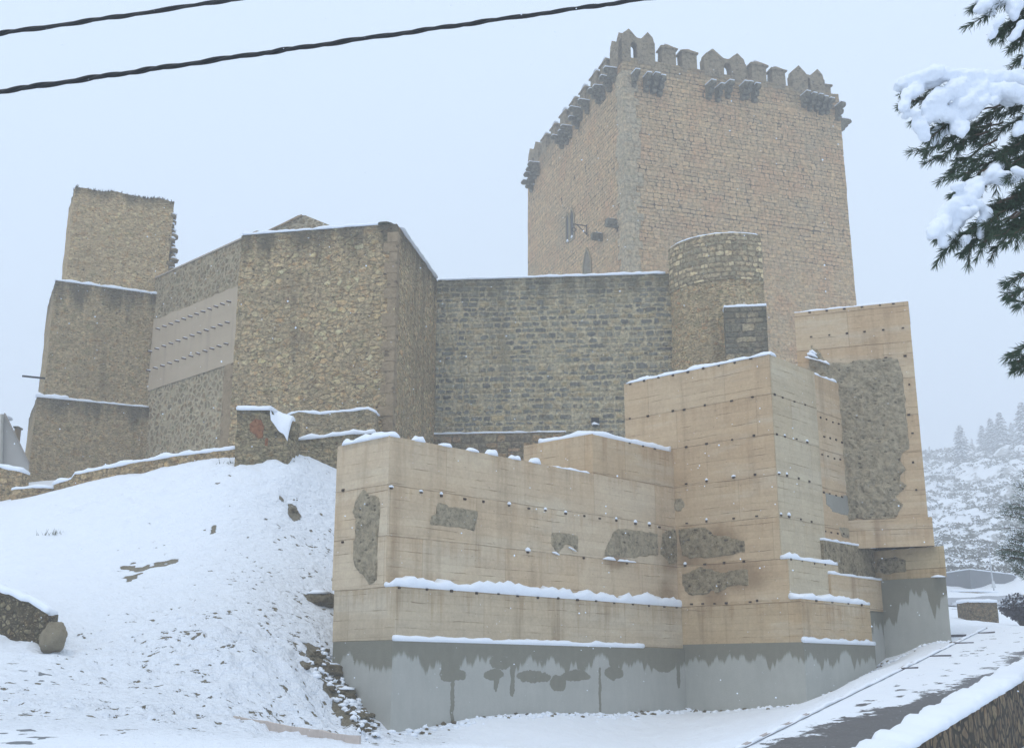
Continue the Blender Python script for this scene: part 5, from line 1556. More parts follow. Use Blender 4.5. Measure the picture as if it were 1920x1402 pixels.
# ------------------------------------------------------------------ low walls and the stained pillar
def build_lows():
    # stained pillar
    l = v2(at(443, 800, 30)); r = v2(at(541, 800, 30.1))
    t = thing('ruined_pillar', 'stub of ruined masonry with an orange-red stain and snow on its broken right shoulder', 'masonry stub', (l[0], l[1], 6.5))
    zl = at(448, 768, 30).z; xs = at(508, 770, 30).x
    def zt(x, y, c):
        if x <= xs: return zl
        f = (x - xs) / (r[0] - xs); return zl - .17 - f * .55 + .05 * mn.noise(Vector((x * 6, y * 3, 0)))
    pl = [l, r, off(r, 8, .95), off(l, 8, .95)]
    wall_mesh('rubble_body', pl, 6.0, zl, M_PILLAR, t, seg=.07, rough=.05, seed=50, ztop=zt, vseg=.15)
    # back half stays higher: the snow shoulder rises to the rear
    def zt2(x, y, c): return zl - .02 - max(0, (x - xs)) * .32
    wall_mesh('rear_body', [off(Vector((xs, l[1])), 0, .45), off(r, 8, .5), off(r, 8, .9), off(Vector((xs, l[1])), 0, .9)], 6.2, zl, M_PILLAR, t, seg=.1, rough=.02, seed=51, ztop=zt2)
    snow_slab([Vector((l[0], l[1] + .0)), Vector((xs, l[1])), off(Vector((xs, l[1])), 8, .9), off(l, 8, .9)], zl, .11, t, over=.025, lump=.25, seed=91)
    sp = []
    bm = bmesh.new(); rows = []
    nx, ny = 16, 10
    for i in range(nx + 1):
        row = []
        for j in range(ny + 1):
            x = xs - .02 + (r[0] + .03 - xs) * i / nx; f = j / ny
            y = l[1] - .0 + f * .95
            lo = zt(x, l[1], 0); hi = zt2(x, y, 0) + .10
            z = lo + (hi - lo) * min(1, (f * 1.8)) ** .8 + .03 * mn.noise(Vector((x * 7, y * 7, 2))) + .03
            row.append(bm.verts.new((x, y, z)))
        rows.append(row)
    low = [[bm.verts.new((v.co.x, v.co.y, v.co.z - .14)) for v in row] for row in rows]
    for i in range(nx):
        for j in range(ny):
            bm.faces.new((rows[i][j], rows[i + 1][j], rows[i + 1][j + 1], rows[i][j + 1]))
    for i in range(nx):
        bm.faces.new((rows[i][0], low[i][0], low[i + 1][0], rows[i + 1][0])); bm.faces.new((rows[i][ny], rows[i + 1][ny], low[i + 1][ny], low[i][ny]))
    for j in range(ny):
        bm.faces.new((rows[0][j], rows[0][j + 1], low[0][j + 1], low[0][j])); bm.faces.new((rows[nx][j], low[nx][j], low[nx][j + 1], rows[nx][j + 1]))
    bm_obj('snow_shoulder', bm, SNOW, t, True)
    aa = math.degrees(math.atan2(r[0] - l[0], r[1] - l[1]))
    Q = Vector((l[0], l[1] - .02))
    face_patch([(478, 785), (490, 786), (496, 800), (493, 822), (484, 822), (470, 808), (468, 795)], Q, aa, M_RED, t, 'red_stain', depth=.03, seed=1, wob=.1, step=.05, proud=.02)
    face_patch([(497, 820), (503, 822), (503, 836), (496, 835)], Q, aa, M_RED, t, 'red_stain', depth=.02, seed=2, wob=.06, step=.05, proud=.02)
    # low wall running down to the left
    def low(name, label, px, mat, th=.5, zb=-1.2, tk=.10, seed=0):
        P = [at(*p) for p in px]
        o = thing(name, label, 'low wall', P[0])
        top = [v2(p) for p in P]; zs_ = [p.z for p in P]
        plan = top + [p + Vector((.05, th)) for p in reversed(top)]
        def zt(x, y, c):
            y_ = y; best = None
            for i in range(len(P) - 1):
                x0, x1 = P[i].x, P[i + 1].x
                if min(x0, x1) - .06 <= x <= max(x0, x1) + .06:
                    f = (x - x0) / (x1 - x0); best = zs_[i] + (zs_[i + 1] - zs_[i]) * max(0, min(1, f))
            if best is None: best = zs_[0] if abs(x - P[0].x) < abs(x - P[-1].x) else zs_[-1]
            return best + .02 * mn.noise(Vector((x * 4, y, 0)))
        wall_mesh('rubble_body', plan, min(zs_) + zb, max(zs_), mat, o, seg=.18, rough=.04, seed=seed, ztop=zt, vseg=.15)
        snow_slab(plan, 0, tk, o, over=.03, lump=.6, zf=lambda x, y: zt(x, y, 0), seed=seed + 1)
        return o
    low('low_stone_wall', 'long low stone wall with a line of snow, sloping down left from the stained pillar', [(100, 908, 33.2), (140, 896, 32.9), (144, 889, 32.9), (250, 868, 32.2), (340, 853, 31.6), (442, 842, 30.9)], M_LOW, seed=52)
    low('low_stone_wall', 'short low stone wall with smooth snow, between the stained pillar and the tan wall', [(536, 826, 31.2), (600, 820, 31.6), (662, 813, 32.0), (700, 812, 32.3)], M_PILLAR, seed=54)
    low('rubble_remnant', 'ragged strip of rubble with broken snow line at the foot of the bastion', [(540, 779, 35.3), (560, 772, 35.3), (600, 776, 35.3), (640, 772, 35.3), (690, 767, 35.3), (704, 773, 35.3)], M_BAST2, zb=-2.2, tk=.08, seed=56)
    low('low_stone_wall', 'stub of low stone wall with hanging snow in front of the pale house at the left edge', [(-60, 874, 33.5), (0, 876, 33.5), (39, 884, 33.5)], M_LOW, zb=-2.2, tk=.12, seed=58)
    low('low_stone_wall', 'tiny snow-capped wall end at the far left below the pale house', [(22, 918, 33.0), (60, 914, 33.0), (95, 914, 33.1)], M_LOW, zb=-1.2, tk=.07, seed=60)
build_lows()

def build_left_house():
    t = thing('pale_house', 'pale rendered gable end of a house cut by the left edge', 'house', (-17, 38, 7))
    Y = 37
    P = [at(x, y, Y) for x, y in ((-140, 940), (54, 940), (54, 868), (9, 776), (-140, 776))]
    bm = bmesh.new(); n = len(P)
    f = [bm.verts.new(p) for p in P]; g = [bm.verts.new(p + Vector((-2.5, 5, 0))) for p in P]
    bm.faces.new(f); bm.faces.new(g[::-1])
    for i in range(n): bm.faces.new((f[i], f[(i + 1) % n], g[(i + 1) % n], g[i]))
    bm_obj('rendered_wall', bm, mat_plain('pale_render', (.36, .34, .31), .9, var=.08, scale=2), t)
    P2 = [at(x, y, Y - .25) for x, y in ((-140, 940), (-2, 940), (2, 776), (-140, 776))]
    bm = bmesh.new(); f = [bm.verts.new(p) for p in P2]; g = [bm.verts.new(p + Vector((0, .2, 0))) for p in P2]
    bm.faces.new(f); bm.faces.new(g[::-1])
    for i in range(4): bm.faces.new((f[i], f[(i + 1) % 4], g[(i + 1) % 4], g[i]))
    bm_obj('corner_pilaster', bm, mat_plain('cream_render', (.50, .48, .42), .9, var=.06), t)
    snow_strip([at(-100, 776, Y) + Vector((0, .5, 0)), at(9, 776, Y) + Vector((0, .5, 0))], .9, .06, t, 2)
    ribbon_box('verge', [P[2] + Vector((0, .0, 0)), P[3]], .12, .03, mat_plain('verge', (.30, .27, .24), .9), t, sink=.04, jag=0)
    c = thing('chimney', 'small square brick chimney behind the pale house roof', 'chimney', at(30, 840, 40))
    a, b = at(24, 870, 40), at(36, 804, 40)
    bm = bmesh.new(); bmesh.ops.create_cube(bm, size=1)
    for v in bm.verts: v.co = Vector(((a.x + b.x) / 2 + v.co.x * (b.x - a.x), 40 + v.co.y * .35, (a.z - 2.2 + b.z) / 2 + v.co.z * (b.z - a.z + 2.2)))
    bm_obj('stack', bm, mat_rubble('chimney_brick', .12, [(.20, .16, .13), (.27, .21, .17)], (.24, .21, .18), .01), c)
    bm = bmesh.new(); bmesh.ops.create_cube(bm, size=1)
    for v in bm.verts: v.co = Vector(((a.x + b.x) / 2 + v.co.x * (b.x - a.x + .08), 40 + v.co.y * .43, b.z + .03 + v.co.z * .06))
    bm_obj('cap', bm, M_CORBEL, c)
build_left_house()


# ------------------------------------------------------------------ rocks, lower-left wall, boulder
def rock(name, p, sx, sy, sz, mat, seed, parent=None, sub=4, rg=1.0):
    bm = bmesh.new(); bmesh.ops.create_icosphere(bm, subdivisions=sub, radius=1)
    for v in bm.verts:
        q = v.co.copy()
        k = 1 + .28 * rg * mn.noise(q * 1.3 + Vector((seed, 0, 0))) + .14 * rg * mn.noise(q * 3.3 + Vector((seed, 4, 0))) + .05 * mn.noise(q * 8)
        v.co = Vector((q.x * sx * k, q.y * sy * k, q.z * sz * k))
    o = bm_obj(name, bm, mat, parent, True); o.location = p
    return o
M_ROCK = mat_rough('rock', (.09, .075, .05), (.22, .19, .14), (.34, .31, .25), 3)
def snowy_rock(px, py, sx, sy, sz, label, seed, dz=0.0, snow=True, rot=0.0):
    p = ghit(px, py); o = rock('rock', p + Vector((0, .1, dz)), sx, sy, sz, M_ROCK, seed)
    o.rotation_euler = (0, rot, seed)
    tag(o, label, 'rock')
    if snow:
        m = make_blob_mesh('snow_cap', sx * .75, sy * .8, sz * .35, seed, SNOW)
        c = link('snow_cap', m, None, o); c.location = (0, sy * .15, sz * .72)
    return o
snowy_rock(598, 1128, .40, .35, .22, 'large flat brown rock half buried in snow beside the tan wall', 3, .02)
snowy_rock(628, 1090, .14, .14, .10, 'small brown rock in the snow, highest one beside the tan wall', 5)
snowy_rock(612, 1255, .26, .35, .16, 'brown earth-stained rock under the snow overhang beside the concrete base', 8, -.03)
snowy_rock(640, 1300, .20, .28, .15, 'brown rock lower down beside the curved edge of the concrete base', 11, -.03)
snowy_rock(668, 1340, .14, .2, .09, 'lowest small brown rock at the foot of the concrete base', 14, -.02)
snowy_rock(548, 960, .13, .12, .10, 'small lone stone poking from the snow near the top of the slope', 17, 0, False)

def build_debris():
    """small stones and clods mixed with lumps of snow along the wall foot"""
    rd = random.Random(4); vs = []; fs = []; mi = []
    def lump(c, r, snow):
        bm = bmesh.new(); bmesh.ops.create_icosphere(bm, subdivisions=1, radius=1); b = len(vs); sd = rd.random() * 50
        ax, ay, az_ = r * rd.uniform(.8, 1.5), r * rd.uniform(.7, 1.2), r * rd.uniform(.5, .9)
        for v in bm.verts:
            k = 1 + .35 * mn.noise(v.co * 1.5 + Vector((sd, 0, 0))); vs.append((c[0] + v.co.x * ax * k, c[1] + v.co.y * ay * k, c[2] + v.co.z * az_ * k))
        for f in bm.faces: fs.append(tuple(b + v.index for v in f.verts)); mi.append(1 if snow else 0)
        bm.free()
    for i in range(330):
        f = rd.random(); px = 592 + 108 * f + rd.gauss(0, 9); py = 1225 + 140 * f ** .9 + rd.gauss(0, 14)
        if px > 622 + 95 * max(0, (py - 1245) / 125) + 4: continue
        p = ghit(px, py, 18, 30); lump(p + Vector((0, 0, .01)), rd.uniform(.02, .075), rd.random() < .45)
    wl_ = [(CB, IB), (IB, (6.5, 27.0)), ((6.56, 27.0), (9.16, 29.84)), ((9.3, 30.0), (11.05, 29.3))]
    for a, b in wl_:
        a, b = v2(a), v2(b); L = (b - a).length; nn = Vector(((b - a)[1], -(b - a)[0])).normalized()
        for i in range(int(L * 26)):
            q = a.lerp(b, rd.random()) + nn * abs(rd.gauss(.05, .13))
            lump(Vector((q[0], q[1], gz(q[0], q[1]) + .0)), rd.uniform(.02, .07), rd.random() < .8)
    me = bpy.data.meshes.new('foot_debris'); me.from_pydata(vs, [], fs); me.update()
    for p in me.polygons: p.use_smooth = True
    o = link('foot_debris', me, [M_ROCK, SNOW]); me.polygons.foreach_set('material_index', np.array(mi, np.int32))
    tag(o, 'small stones, clods and snow lumps strewn along the foot of the walls', 'debris', kind='stuff')
build_debris()

def build_corner_wall():
    """coarse stone wall holding the bank at the lower left, ending in a rounded buttress of cobbles"""
    t = thing('bank_wall', 'curved coarse stone wall sunk in the snowy bank at the lower left edge', 'stone wall', at(0, 1200, 21))
    b = [at(-150, 1170, 22.6), at(-60, 1188, 21.8), at(0, 1198, 21.3), at(45, 1210, 20.9), at(84, 1222, 20.6)]
    tops = [at(-150, 1050, 22.8).z, at(-60, 1085, 22).z, at(0, 1113, 21.5).z, at(42, 1130, 21.1).z, at(70, 1152, 20.8).z]
    plan = [v2(q) for q in b] + [v2(q) + Vector((-.05, .5)) for q in reversed(b)]
    def zt(x, y, c):
        return float(np.interp(x, [q.x for q in b], tops)) + .03 * mn.noise(Vector((x * 4, y, 0)))
    wall_mesh('cobble_face', plan, .6, 2.5, mat_rubble('cobble_face', .16, [(.17, .155, .11), (.25, .23, .17), (.33, .30, .23), (.20, .18, .13)], (.12, .105, .075), .018, crack=.5, pit=.3), t, seg=.12, rough=.06, ztop=zt, seed=70, vseg=.12)
    snow_slab(plan, 0, .10, t, over=.02, lump=.4, zf=lambda x, y: zt(x, y, 0), seed=93)
    p = at(100, 1192, 20.5)
    o = rock('boulder', p + Vector((0, 0, -.04)), .21, .22, .27, mat_rough('boulder', (.27, .24, .19), (.35, .31, .25), (.42, .38, .31), 2.5), 23, rg=.9)
    tag(o, 'smooth rounded tan boulder at the end of the coarse bank wall', 'boulder')
build_corner_wall()

# ------------------------------------------------------------------ masonry cube, guard rail, far basin wall, lamp pole
def build_right_far():
    c = at(1841, 1150, 43.5); w_ = 1.13
    g = gz(c.x, 43.5)
    t = thing('stone_block', 'squat square stone pier with snow on top beyond the end of the path', 'stone pier', (c.x, 43.5, g))
    zt_ = at(1841, 1129, 43.5).z
    pl = [Vector((c.x - w_ / 2, 43.2)), Vector((c.x + w_ / 2, 43.4)), Vector((c.x + w_ / 2 - .1, 44.3)), Vector((c.x - w_ / 2 - .1, 44.1))]
    wall_mesh('rubble_body', pl, g - .6, zt_, mat_rubble('pier_rubble', .13, [(.17, .13, .08), (.24, .18, .11), (.13, .11, .08), (.28, .20, .12)], (.16, .135, .095), .01, contrast=.7), t, seg=.1, rough=.02, seed=80)
    snow_slab(pl, zt_, .11, t, over=.03, lump=.25, seed=95)
    # guard rail along the road behind
    r = thing('guard_rail', 'pale two-rail guard fence along the road behind the stone pier', 'guard rail', at(1860, 1140, 56))
    a, b = at(1785, 1131, 54), at(1990, 1128, 58)
    for dz in (0, -.28):
        bm = bmesh.new()
        vs = []
        for p in (a, b):
            vs.append([bm.verts.new(p + Vector((0, y, z + dz))) for y, z in ((-.03, -.05), (-.03, .05), (.03, .05), (.03, -.05))])
        for k in range(4): bm.faces.new((vs[0][k], vs[0][(k + 1) % 4], vs[1][(k + 1) % 4], vs[1][k]))
        bm_obj('rail', bm, mat_plain('pale_metal', (.62, .64, .66), .6), r)
    for i in range(5):
        p = a.lerp(b, (i + .3) / 5); gg = gz(p.x, p.y)
        bm = bmesh.new(); bmesh.ops.create_cube(bm, size=1)
        for v in bm.verts: v.co = Vector((p.x + v.co.x * .07, p.y + .08 + v.co.y * .07, (p.z + gg) / 2 + v.co.z * (p.z - gg + .3)))
        bm_obj('post', bm, mat_plain('post_metal', (.4, .42, .44), .6), r)
    # road surface seen under the rail
    rd = []
    for f in np.linspace(0, 1, 14):
        q = a.lerp(b, f); rd.append((q.x, q.y + 1.2))
    bm = bmesh.new(); pr = None
    for x, y in rd:
        cur = [bm.verts.new((x, y + d, max(gz(x, y + d), gz(x, y)) + .06)) for d in (0, 2.2, 4.4)]
        if pr:
            for k in range(2): bm.faces.new((pr[k], cur[k], cur[k + 1], pr[k + 1]))
        pr = cur
    o = bm_obj('road', bm, mat_plain('slushy_road', (.34, .36, .40), .7), None); o['kind'] = 'structure'
    # grey basin wall cut into the hill foot
    bsn = thing('basin_wall', 'grey rendered basin wall set into the foot of the far hillside', 'wall', at(1830, 1090, 79))
    P = [at(1770, 1076, 80), at(1818, 1067, 77), at(1898, 1070, 81), at(1908, 1080, 84)]
    zt2 = P[1].z
    pl = [v2(p) for p in P] + [v2(p) + Vector((0, .6)) for p in reversed(P)]
    wall_mesh('rendered_face', pl, 3.5, zt2, mat_plain('grey_render', (.20, .205, .215), .9, var=.12, scale=1.5), bsn, seg=1.0, rough=.02, seed=85)
    snow_slab(pl, zt2, .07, bsn, over=.04, lump=.4, seg=.5, seed=96)
    wt = thing('low_terrace_wall', 'low snow-topped terrace wall below the grey basin wall', 'wall', at(1830, 1115, 70))
    P = [at(1788, 1108, 70), at(1830, 1109, 70), at(1872, 1110, 71)]
    pl = [v2(p) for p in P] + [v2(p) + Vector((0, .5)) for p in reversed(P)]
    wall_mesh('stone_face', pl, 4.5, P[1].z, M_LOW, wt, seg=.5, rough=.05, jag=.08, seed=86)
    snow_slab(pl, P[1].z, .12, wt, over=.05, lump=.7, seg=.25, seed=97)
    lp = thing('lamp_pole', 'thin pale metal pole standing in front of the grey basin wall', 'pole', at(1862, 1095, 72))
    bt_, tp_ = at(1863, 1098, 72), at(1853, 1018, 72)
    bm = bmesh.new(); A_ = []; 
    for p, rr in ((bt_ - Vector((0, 0, .5)), .05), (Vector((bt_.x - .05, 72, bt_.z + 1)), .045), (Vector((tp_.x + .0, 72, tp_.z)), .025)):
        A_.append([bm.verts.new(p + Vector((rr * math.cos(k * PI / 4), rr * math.sin(k * PI / 4), 0))) for k in range(8)])
    for a1, b1 in zip(A_[:-1], A_[1:]):
        for k in range(8): bm.faces.new((a1[k], a1[(k + 1) % 8], b1[(k + 1) % 8], b1[k]))
    bm.faces.new(A_[-1])
    bm_obj('shaft', bm, mat_plain('pole_metal', (.5, .52, .55), .5), lp)
    bm = bmesh.new(); bmesh.ops.create_cone(bm, cap_ends=True, segments=10, radius1=.13, radius2=.07, depth=.4)
    o = bm_obj('foot', bm, mat_plain('pole_metal2', (.6, .62, .64), .5), lp); o.location = bt_ + Vector((0, 0, .1)); o.matrix_parent_inverse = lp.matrix_basis.inverted()
    # steps set across the path
    i = 0
    for px0, px1, py in ((1776, 1812, 1194), (1834, 1866, 1189), (1788, 1826, 1208), (1744, 1784, 1233), (1690, 1722, 1256)):
        a1, b1 = ghit(px0, py, 15, 50), ghit(px1, py - 1, 15, 50)
        o = ribbon_box('stone_step', gline(a1, b1, .2, .0), .10, .055, mat_plain('step_stone', (.12, .11, .12), .9))
        tag(o, 'dark stone step edge across the snowy path, ' + ('left one of the top pair', 'right one of the top pair', 'third from the top', 'fourth from the top', 'lowest of the five')[i], 'step', 'stone step edges across the path'); i += 1
build_right_far()

# ------------------------------------------------------------------ vegetation
M_NEEDLE = mat_plain('pine_needles', (.045, .075, .04), .7, var=.5, scale=3)
M_BARK = mat_plain('pine_bark', (.10, .075, .055), .95, var=.4)
M_FIR = mat_plain('conifer_green', (.04, .055, .045), .8, var=.4, scale=2)
def conifer(p, h, seed, label):
    rd = random.Random(seed)
    t = thing('conifer', label, 'tree', p, 'conifers on the far hillside ridge')
    bm = bmesh.new(); bmesh.ops.create_cone(bm, cap_ends=True, segments=7, radius1=.035 * h, radius2=.008 * h, depth=h * .95)
    for v in bm.verts: v.co.z += h * .42
    o = bm_obj('trunk', bm, M_BARK, t); o.location = p; o.matrix_parent_inverse = t.matrix_basis.inverted()
    g = []; gf = []; s_ = []; sf = []
    nb = int(34 + h * 3)
    for i in range(nb * 3):
        f = rd.random() ** .8
        z = h * (.10 + .88 * f)
        R = h * .30 * (1 - f) ** .75 * rd.uniform(.55, 1.15) + .04 * h
        a = rd.uniform(0, 2 * PI)
        k = max(3, int(R * 7))
        for j in range(k):
            q = (j + .5) / k; r_ = R * q; w_ = (.09 + .10 * (1 - q)) * h * .45
            c = Vector((r_ * math.cos(a), r_ * math.sin(a), z - .10 * R * q * q * 3 + rd.uniform(-.04, .04)))
            for m in range(3):
                d = Vector((rd.gauss(0, 1), rd.gauss(0, 1), rd.gauss(0, .35))).normalized() * w_ * rd.uniform(.5, 1.1)
                e_ = Vector((rd.gauss(0, 1), rd.gauss(0, 1), rd.gauss(-.25, .3))).normalized() * w_ * .5
                b = len(g); g += [c - d * .5, c + d * .5 + e_ * .2, c + e_]; gf.append((b, b + 1, b + 2))
            if rd.random() < .62:
                d = Vector((rd.gauss(0, 1), rd.gauss(0, 1), 0)).normalized() * w_ * .55; e_ = Vector((-d.y, d.x, 0)) * .8
                c2 = c + Vector((0, 0, w_ * .22)); b = len(s_)
                s_ += [c2 - d, c2 + e_ * .8, c2 + d, c2 - e_ * .7, c2 + Vector((0, 0, w_ * .3))]
                sf += [(b, b + 1, b + 4), (b + 1, b + 2, b + 4), (b + 2, b + 3, b + 4), (b + 3, b, b + 4)]
    for nm, vs, fs, m in (('crown', g, gf, M_FIR), ('snow_cap', s_, sf, SNOW)):
        o = py_obj(nm, vs, fs, m, t); o.location = p; o.matrix_parent_inverse = t.matrix_basis.inverted()
    return t
TR = [(1805, 795, 862, 275, 'the tall pointed conifer standing alone left of the ridge group'), (1768, 838, 868, 298, 'a faint low conifer next to the tower edge, farthest left on the ridge'), (1790, 845, 872, 290, 'a small faint conifer half hidden left of the tall pointed one'),
      (1845, 795, 846, 298, 'a mid-sized conifer, first of the pair near the crest'), (1862, 782, 842, 293, 'a broad conifer, middle of the ridge group'), (1880, 770, 838, 290, 'the tallest conifer in the ridge group right of centre'), (1900, 790, 834, 303, 'a faint conifer between the tallest one and the frame edge'),
      (1922, 752, 828, 275, 'a large conifer cut by the right edge of the picture'), (1825, 820, 858, 308, 'a tiny faint conifer right of the tall pointed one'), (1745, 850, 868, 313, 'a very faint bushy conifer touching the edge of the tan tower')]
for i, (px, pt_, pb_, Y, lb) in enumerate(TR):
    p = at(px, pb_, Y); p = Vector((p.x, Y, gz(p.x, Y)))
    tp_ = at(px, pt_, Y)
    conifer(p - Vector((0, 0, .2)), max(2.6, tp_.z - p.z), 100 + i, lb[0].upper() * 0 + lb)

def build_scrub():
    """snow-dusted scrub on the far slope"""
    rd = random.Random(5); N = 7500
    Y = np.array([85 * (310 / 85) ** rd.random() for _ in range(N)]); X = np.array([rd.uniform(.335, .50) for _ in range(N)]) * Y
    Z = height(X, Y); keep = fbm(X * .12, Y * .12, 3) > -.15
    g = []; gf = []; s_ = []; sf = []
    for x, y, z, k in zip(X, Y, Z, keep):
        if not k: continue
        r = rd.uniform(.12, .42) * y / 110
        for m in range(6):
            c = Vector((x + rd.gauss(0, r * .6), y + rd.gauss(0, r * .6), z + rd.uniform(0, r * .55)))
            d = Vector((rd.gauss(0, 1), rd.gauss(0, .4), rd.gauss(0, .5))).normalized() * r * .6; e_ = Vector((rd.gauss(0, .5), rd.gauss(0, .3), .8)) * r * .5
            b = len(g); g += [c - d, c + d, c + e_]; gf.append((b, b + 1, b + 2))
        if rd.random() < .5:
            b = len(s_); c = Vector((x, y, z + r * .5)); s_ += [c + Vector((-r * .6, 0, -.03)), c + Vector((0, -r * .5, -.03)), c + Vector((r * .6, 0, -.03)), c + Vector((0, r * .5, -.03)), c + Vector((0, 0, r * .25))]
            sf += [(b, b + 1, b + 4), (b + 1, b + 2, b + 4), (b + 2, b + 3, b + 4), (b + 3, b, b + 4)]
    me = bpy.data.meshes.new('hillside_scrub'); n0 = len(g)
    me.from_pydata([tuple(v) for v in g + s_], [], gf + [tuple(i + n0 for i in f) for f in sf]); me.update()
    o = link('hillside_scrub', me, [mat_plain('scrub', (.13, .125, .10), .95, var=.4, scale=1), SNOW])
    mi = np.zeros(len(me.polygons), np.int32); mi[len(gf):] = 1; me.polygons.foreach_set('material_index', mi)
    tag(o, 'grey-brown low scrub dusted with snow on the far hillside', 'scrub', kind='stuff')
build_scrub()

def build_bush():
    p = ghit(1908, 1172, 30, 60); t = thing('garden_bush', 'dark purplish clipped bush with snow on it at the right edge', 'bush', p)
    p = Vector((p.x + .15, p.y, p.z))
    rd = random.Random(9); bm = bmesh.new(); g = []; gf = []; s_ = []; sf = []
    for i in range(26):
        a = rd.uniform(0, 2 * PI); b = rd.uniform(.2, 1.3); q = p + Vector((math.cos(a) * math.cos(b) * .55, math.sin(a) * math.cos(b) * .5, .35 + math.sin(b) * .5))
        pts = [p + Vector((0, 0, -.1)), p.lerp(q, .5) + Vector((0, 0, .05)), q]
        pr = None
        for z_, c in enumerate(pts):
            r_ = .02 * (1 - z_ * .35); cur = [bm.verts.new(c + Vector((r_ * math.cos(k * 2.1), r_ * math.sin(k * 2.1), 0))) for k in range(3)]
            if pr:
                for k in range(3): bm.faces.new((pr[k], pr[(k + 1) % 3], cur[(k + 1) % 3], cur[k]))
            pr = cur
    bm_obj('stems', bm, M_BARK, t)
    for i in range(2600):
        d = Vector((rd.gauss(0, 1), rd.gauss(0, 1), rd.gauss(0, 1))).normalized() * rd.uniform(.55, 1) 
        c = p + Vector((d.x * .62, d.y * .6, .55 + d.z * .42)) * 1.0
        c = p + (c - p) * (1 + .12 * mn.noise(d * 2.5))
        u = Vector((rd.gauss(0, 1), rd.gauss(0, 1), rd.gauss(0, 1))).normalized() * .05; v = u.cross(Vector((rd.random(), rd.random(), 1))).normalized() * .035
        tgt, tf = (s_, sf) if d.z > .0 and rd.random() < .38 else (g, gf)
        b = len(tgt); tgt += [c - u, c + v, c + u, c - v]; tf.append((b, b + 1, b + 2, b + 3))
    py_obj('foliage', g, gf, mat_plain('bush_leaf', (.055, .045, .055), .8, var=.4), t)
    py_obj('snow_cap', s_, sf, SNOW, t)
build_bush()

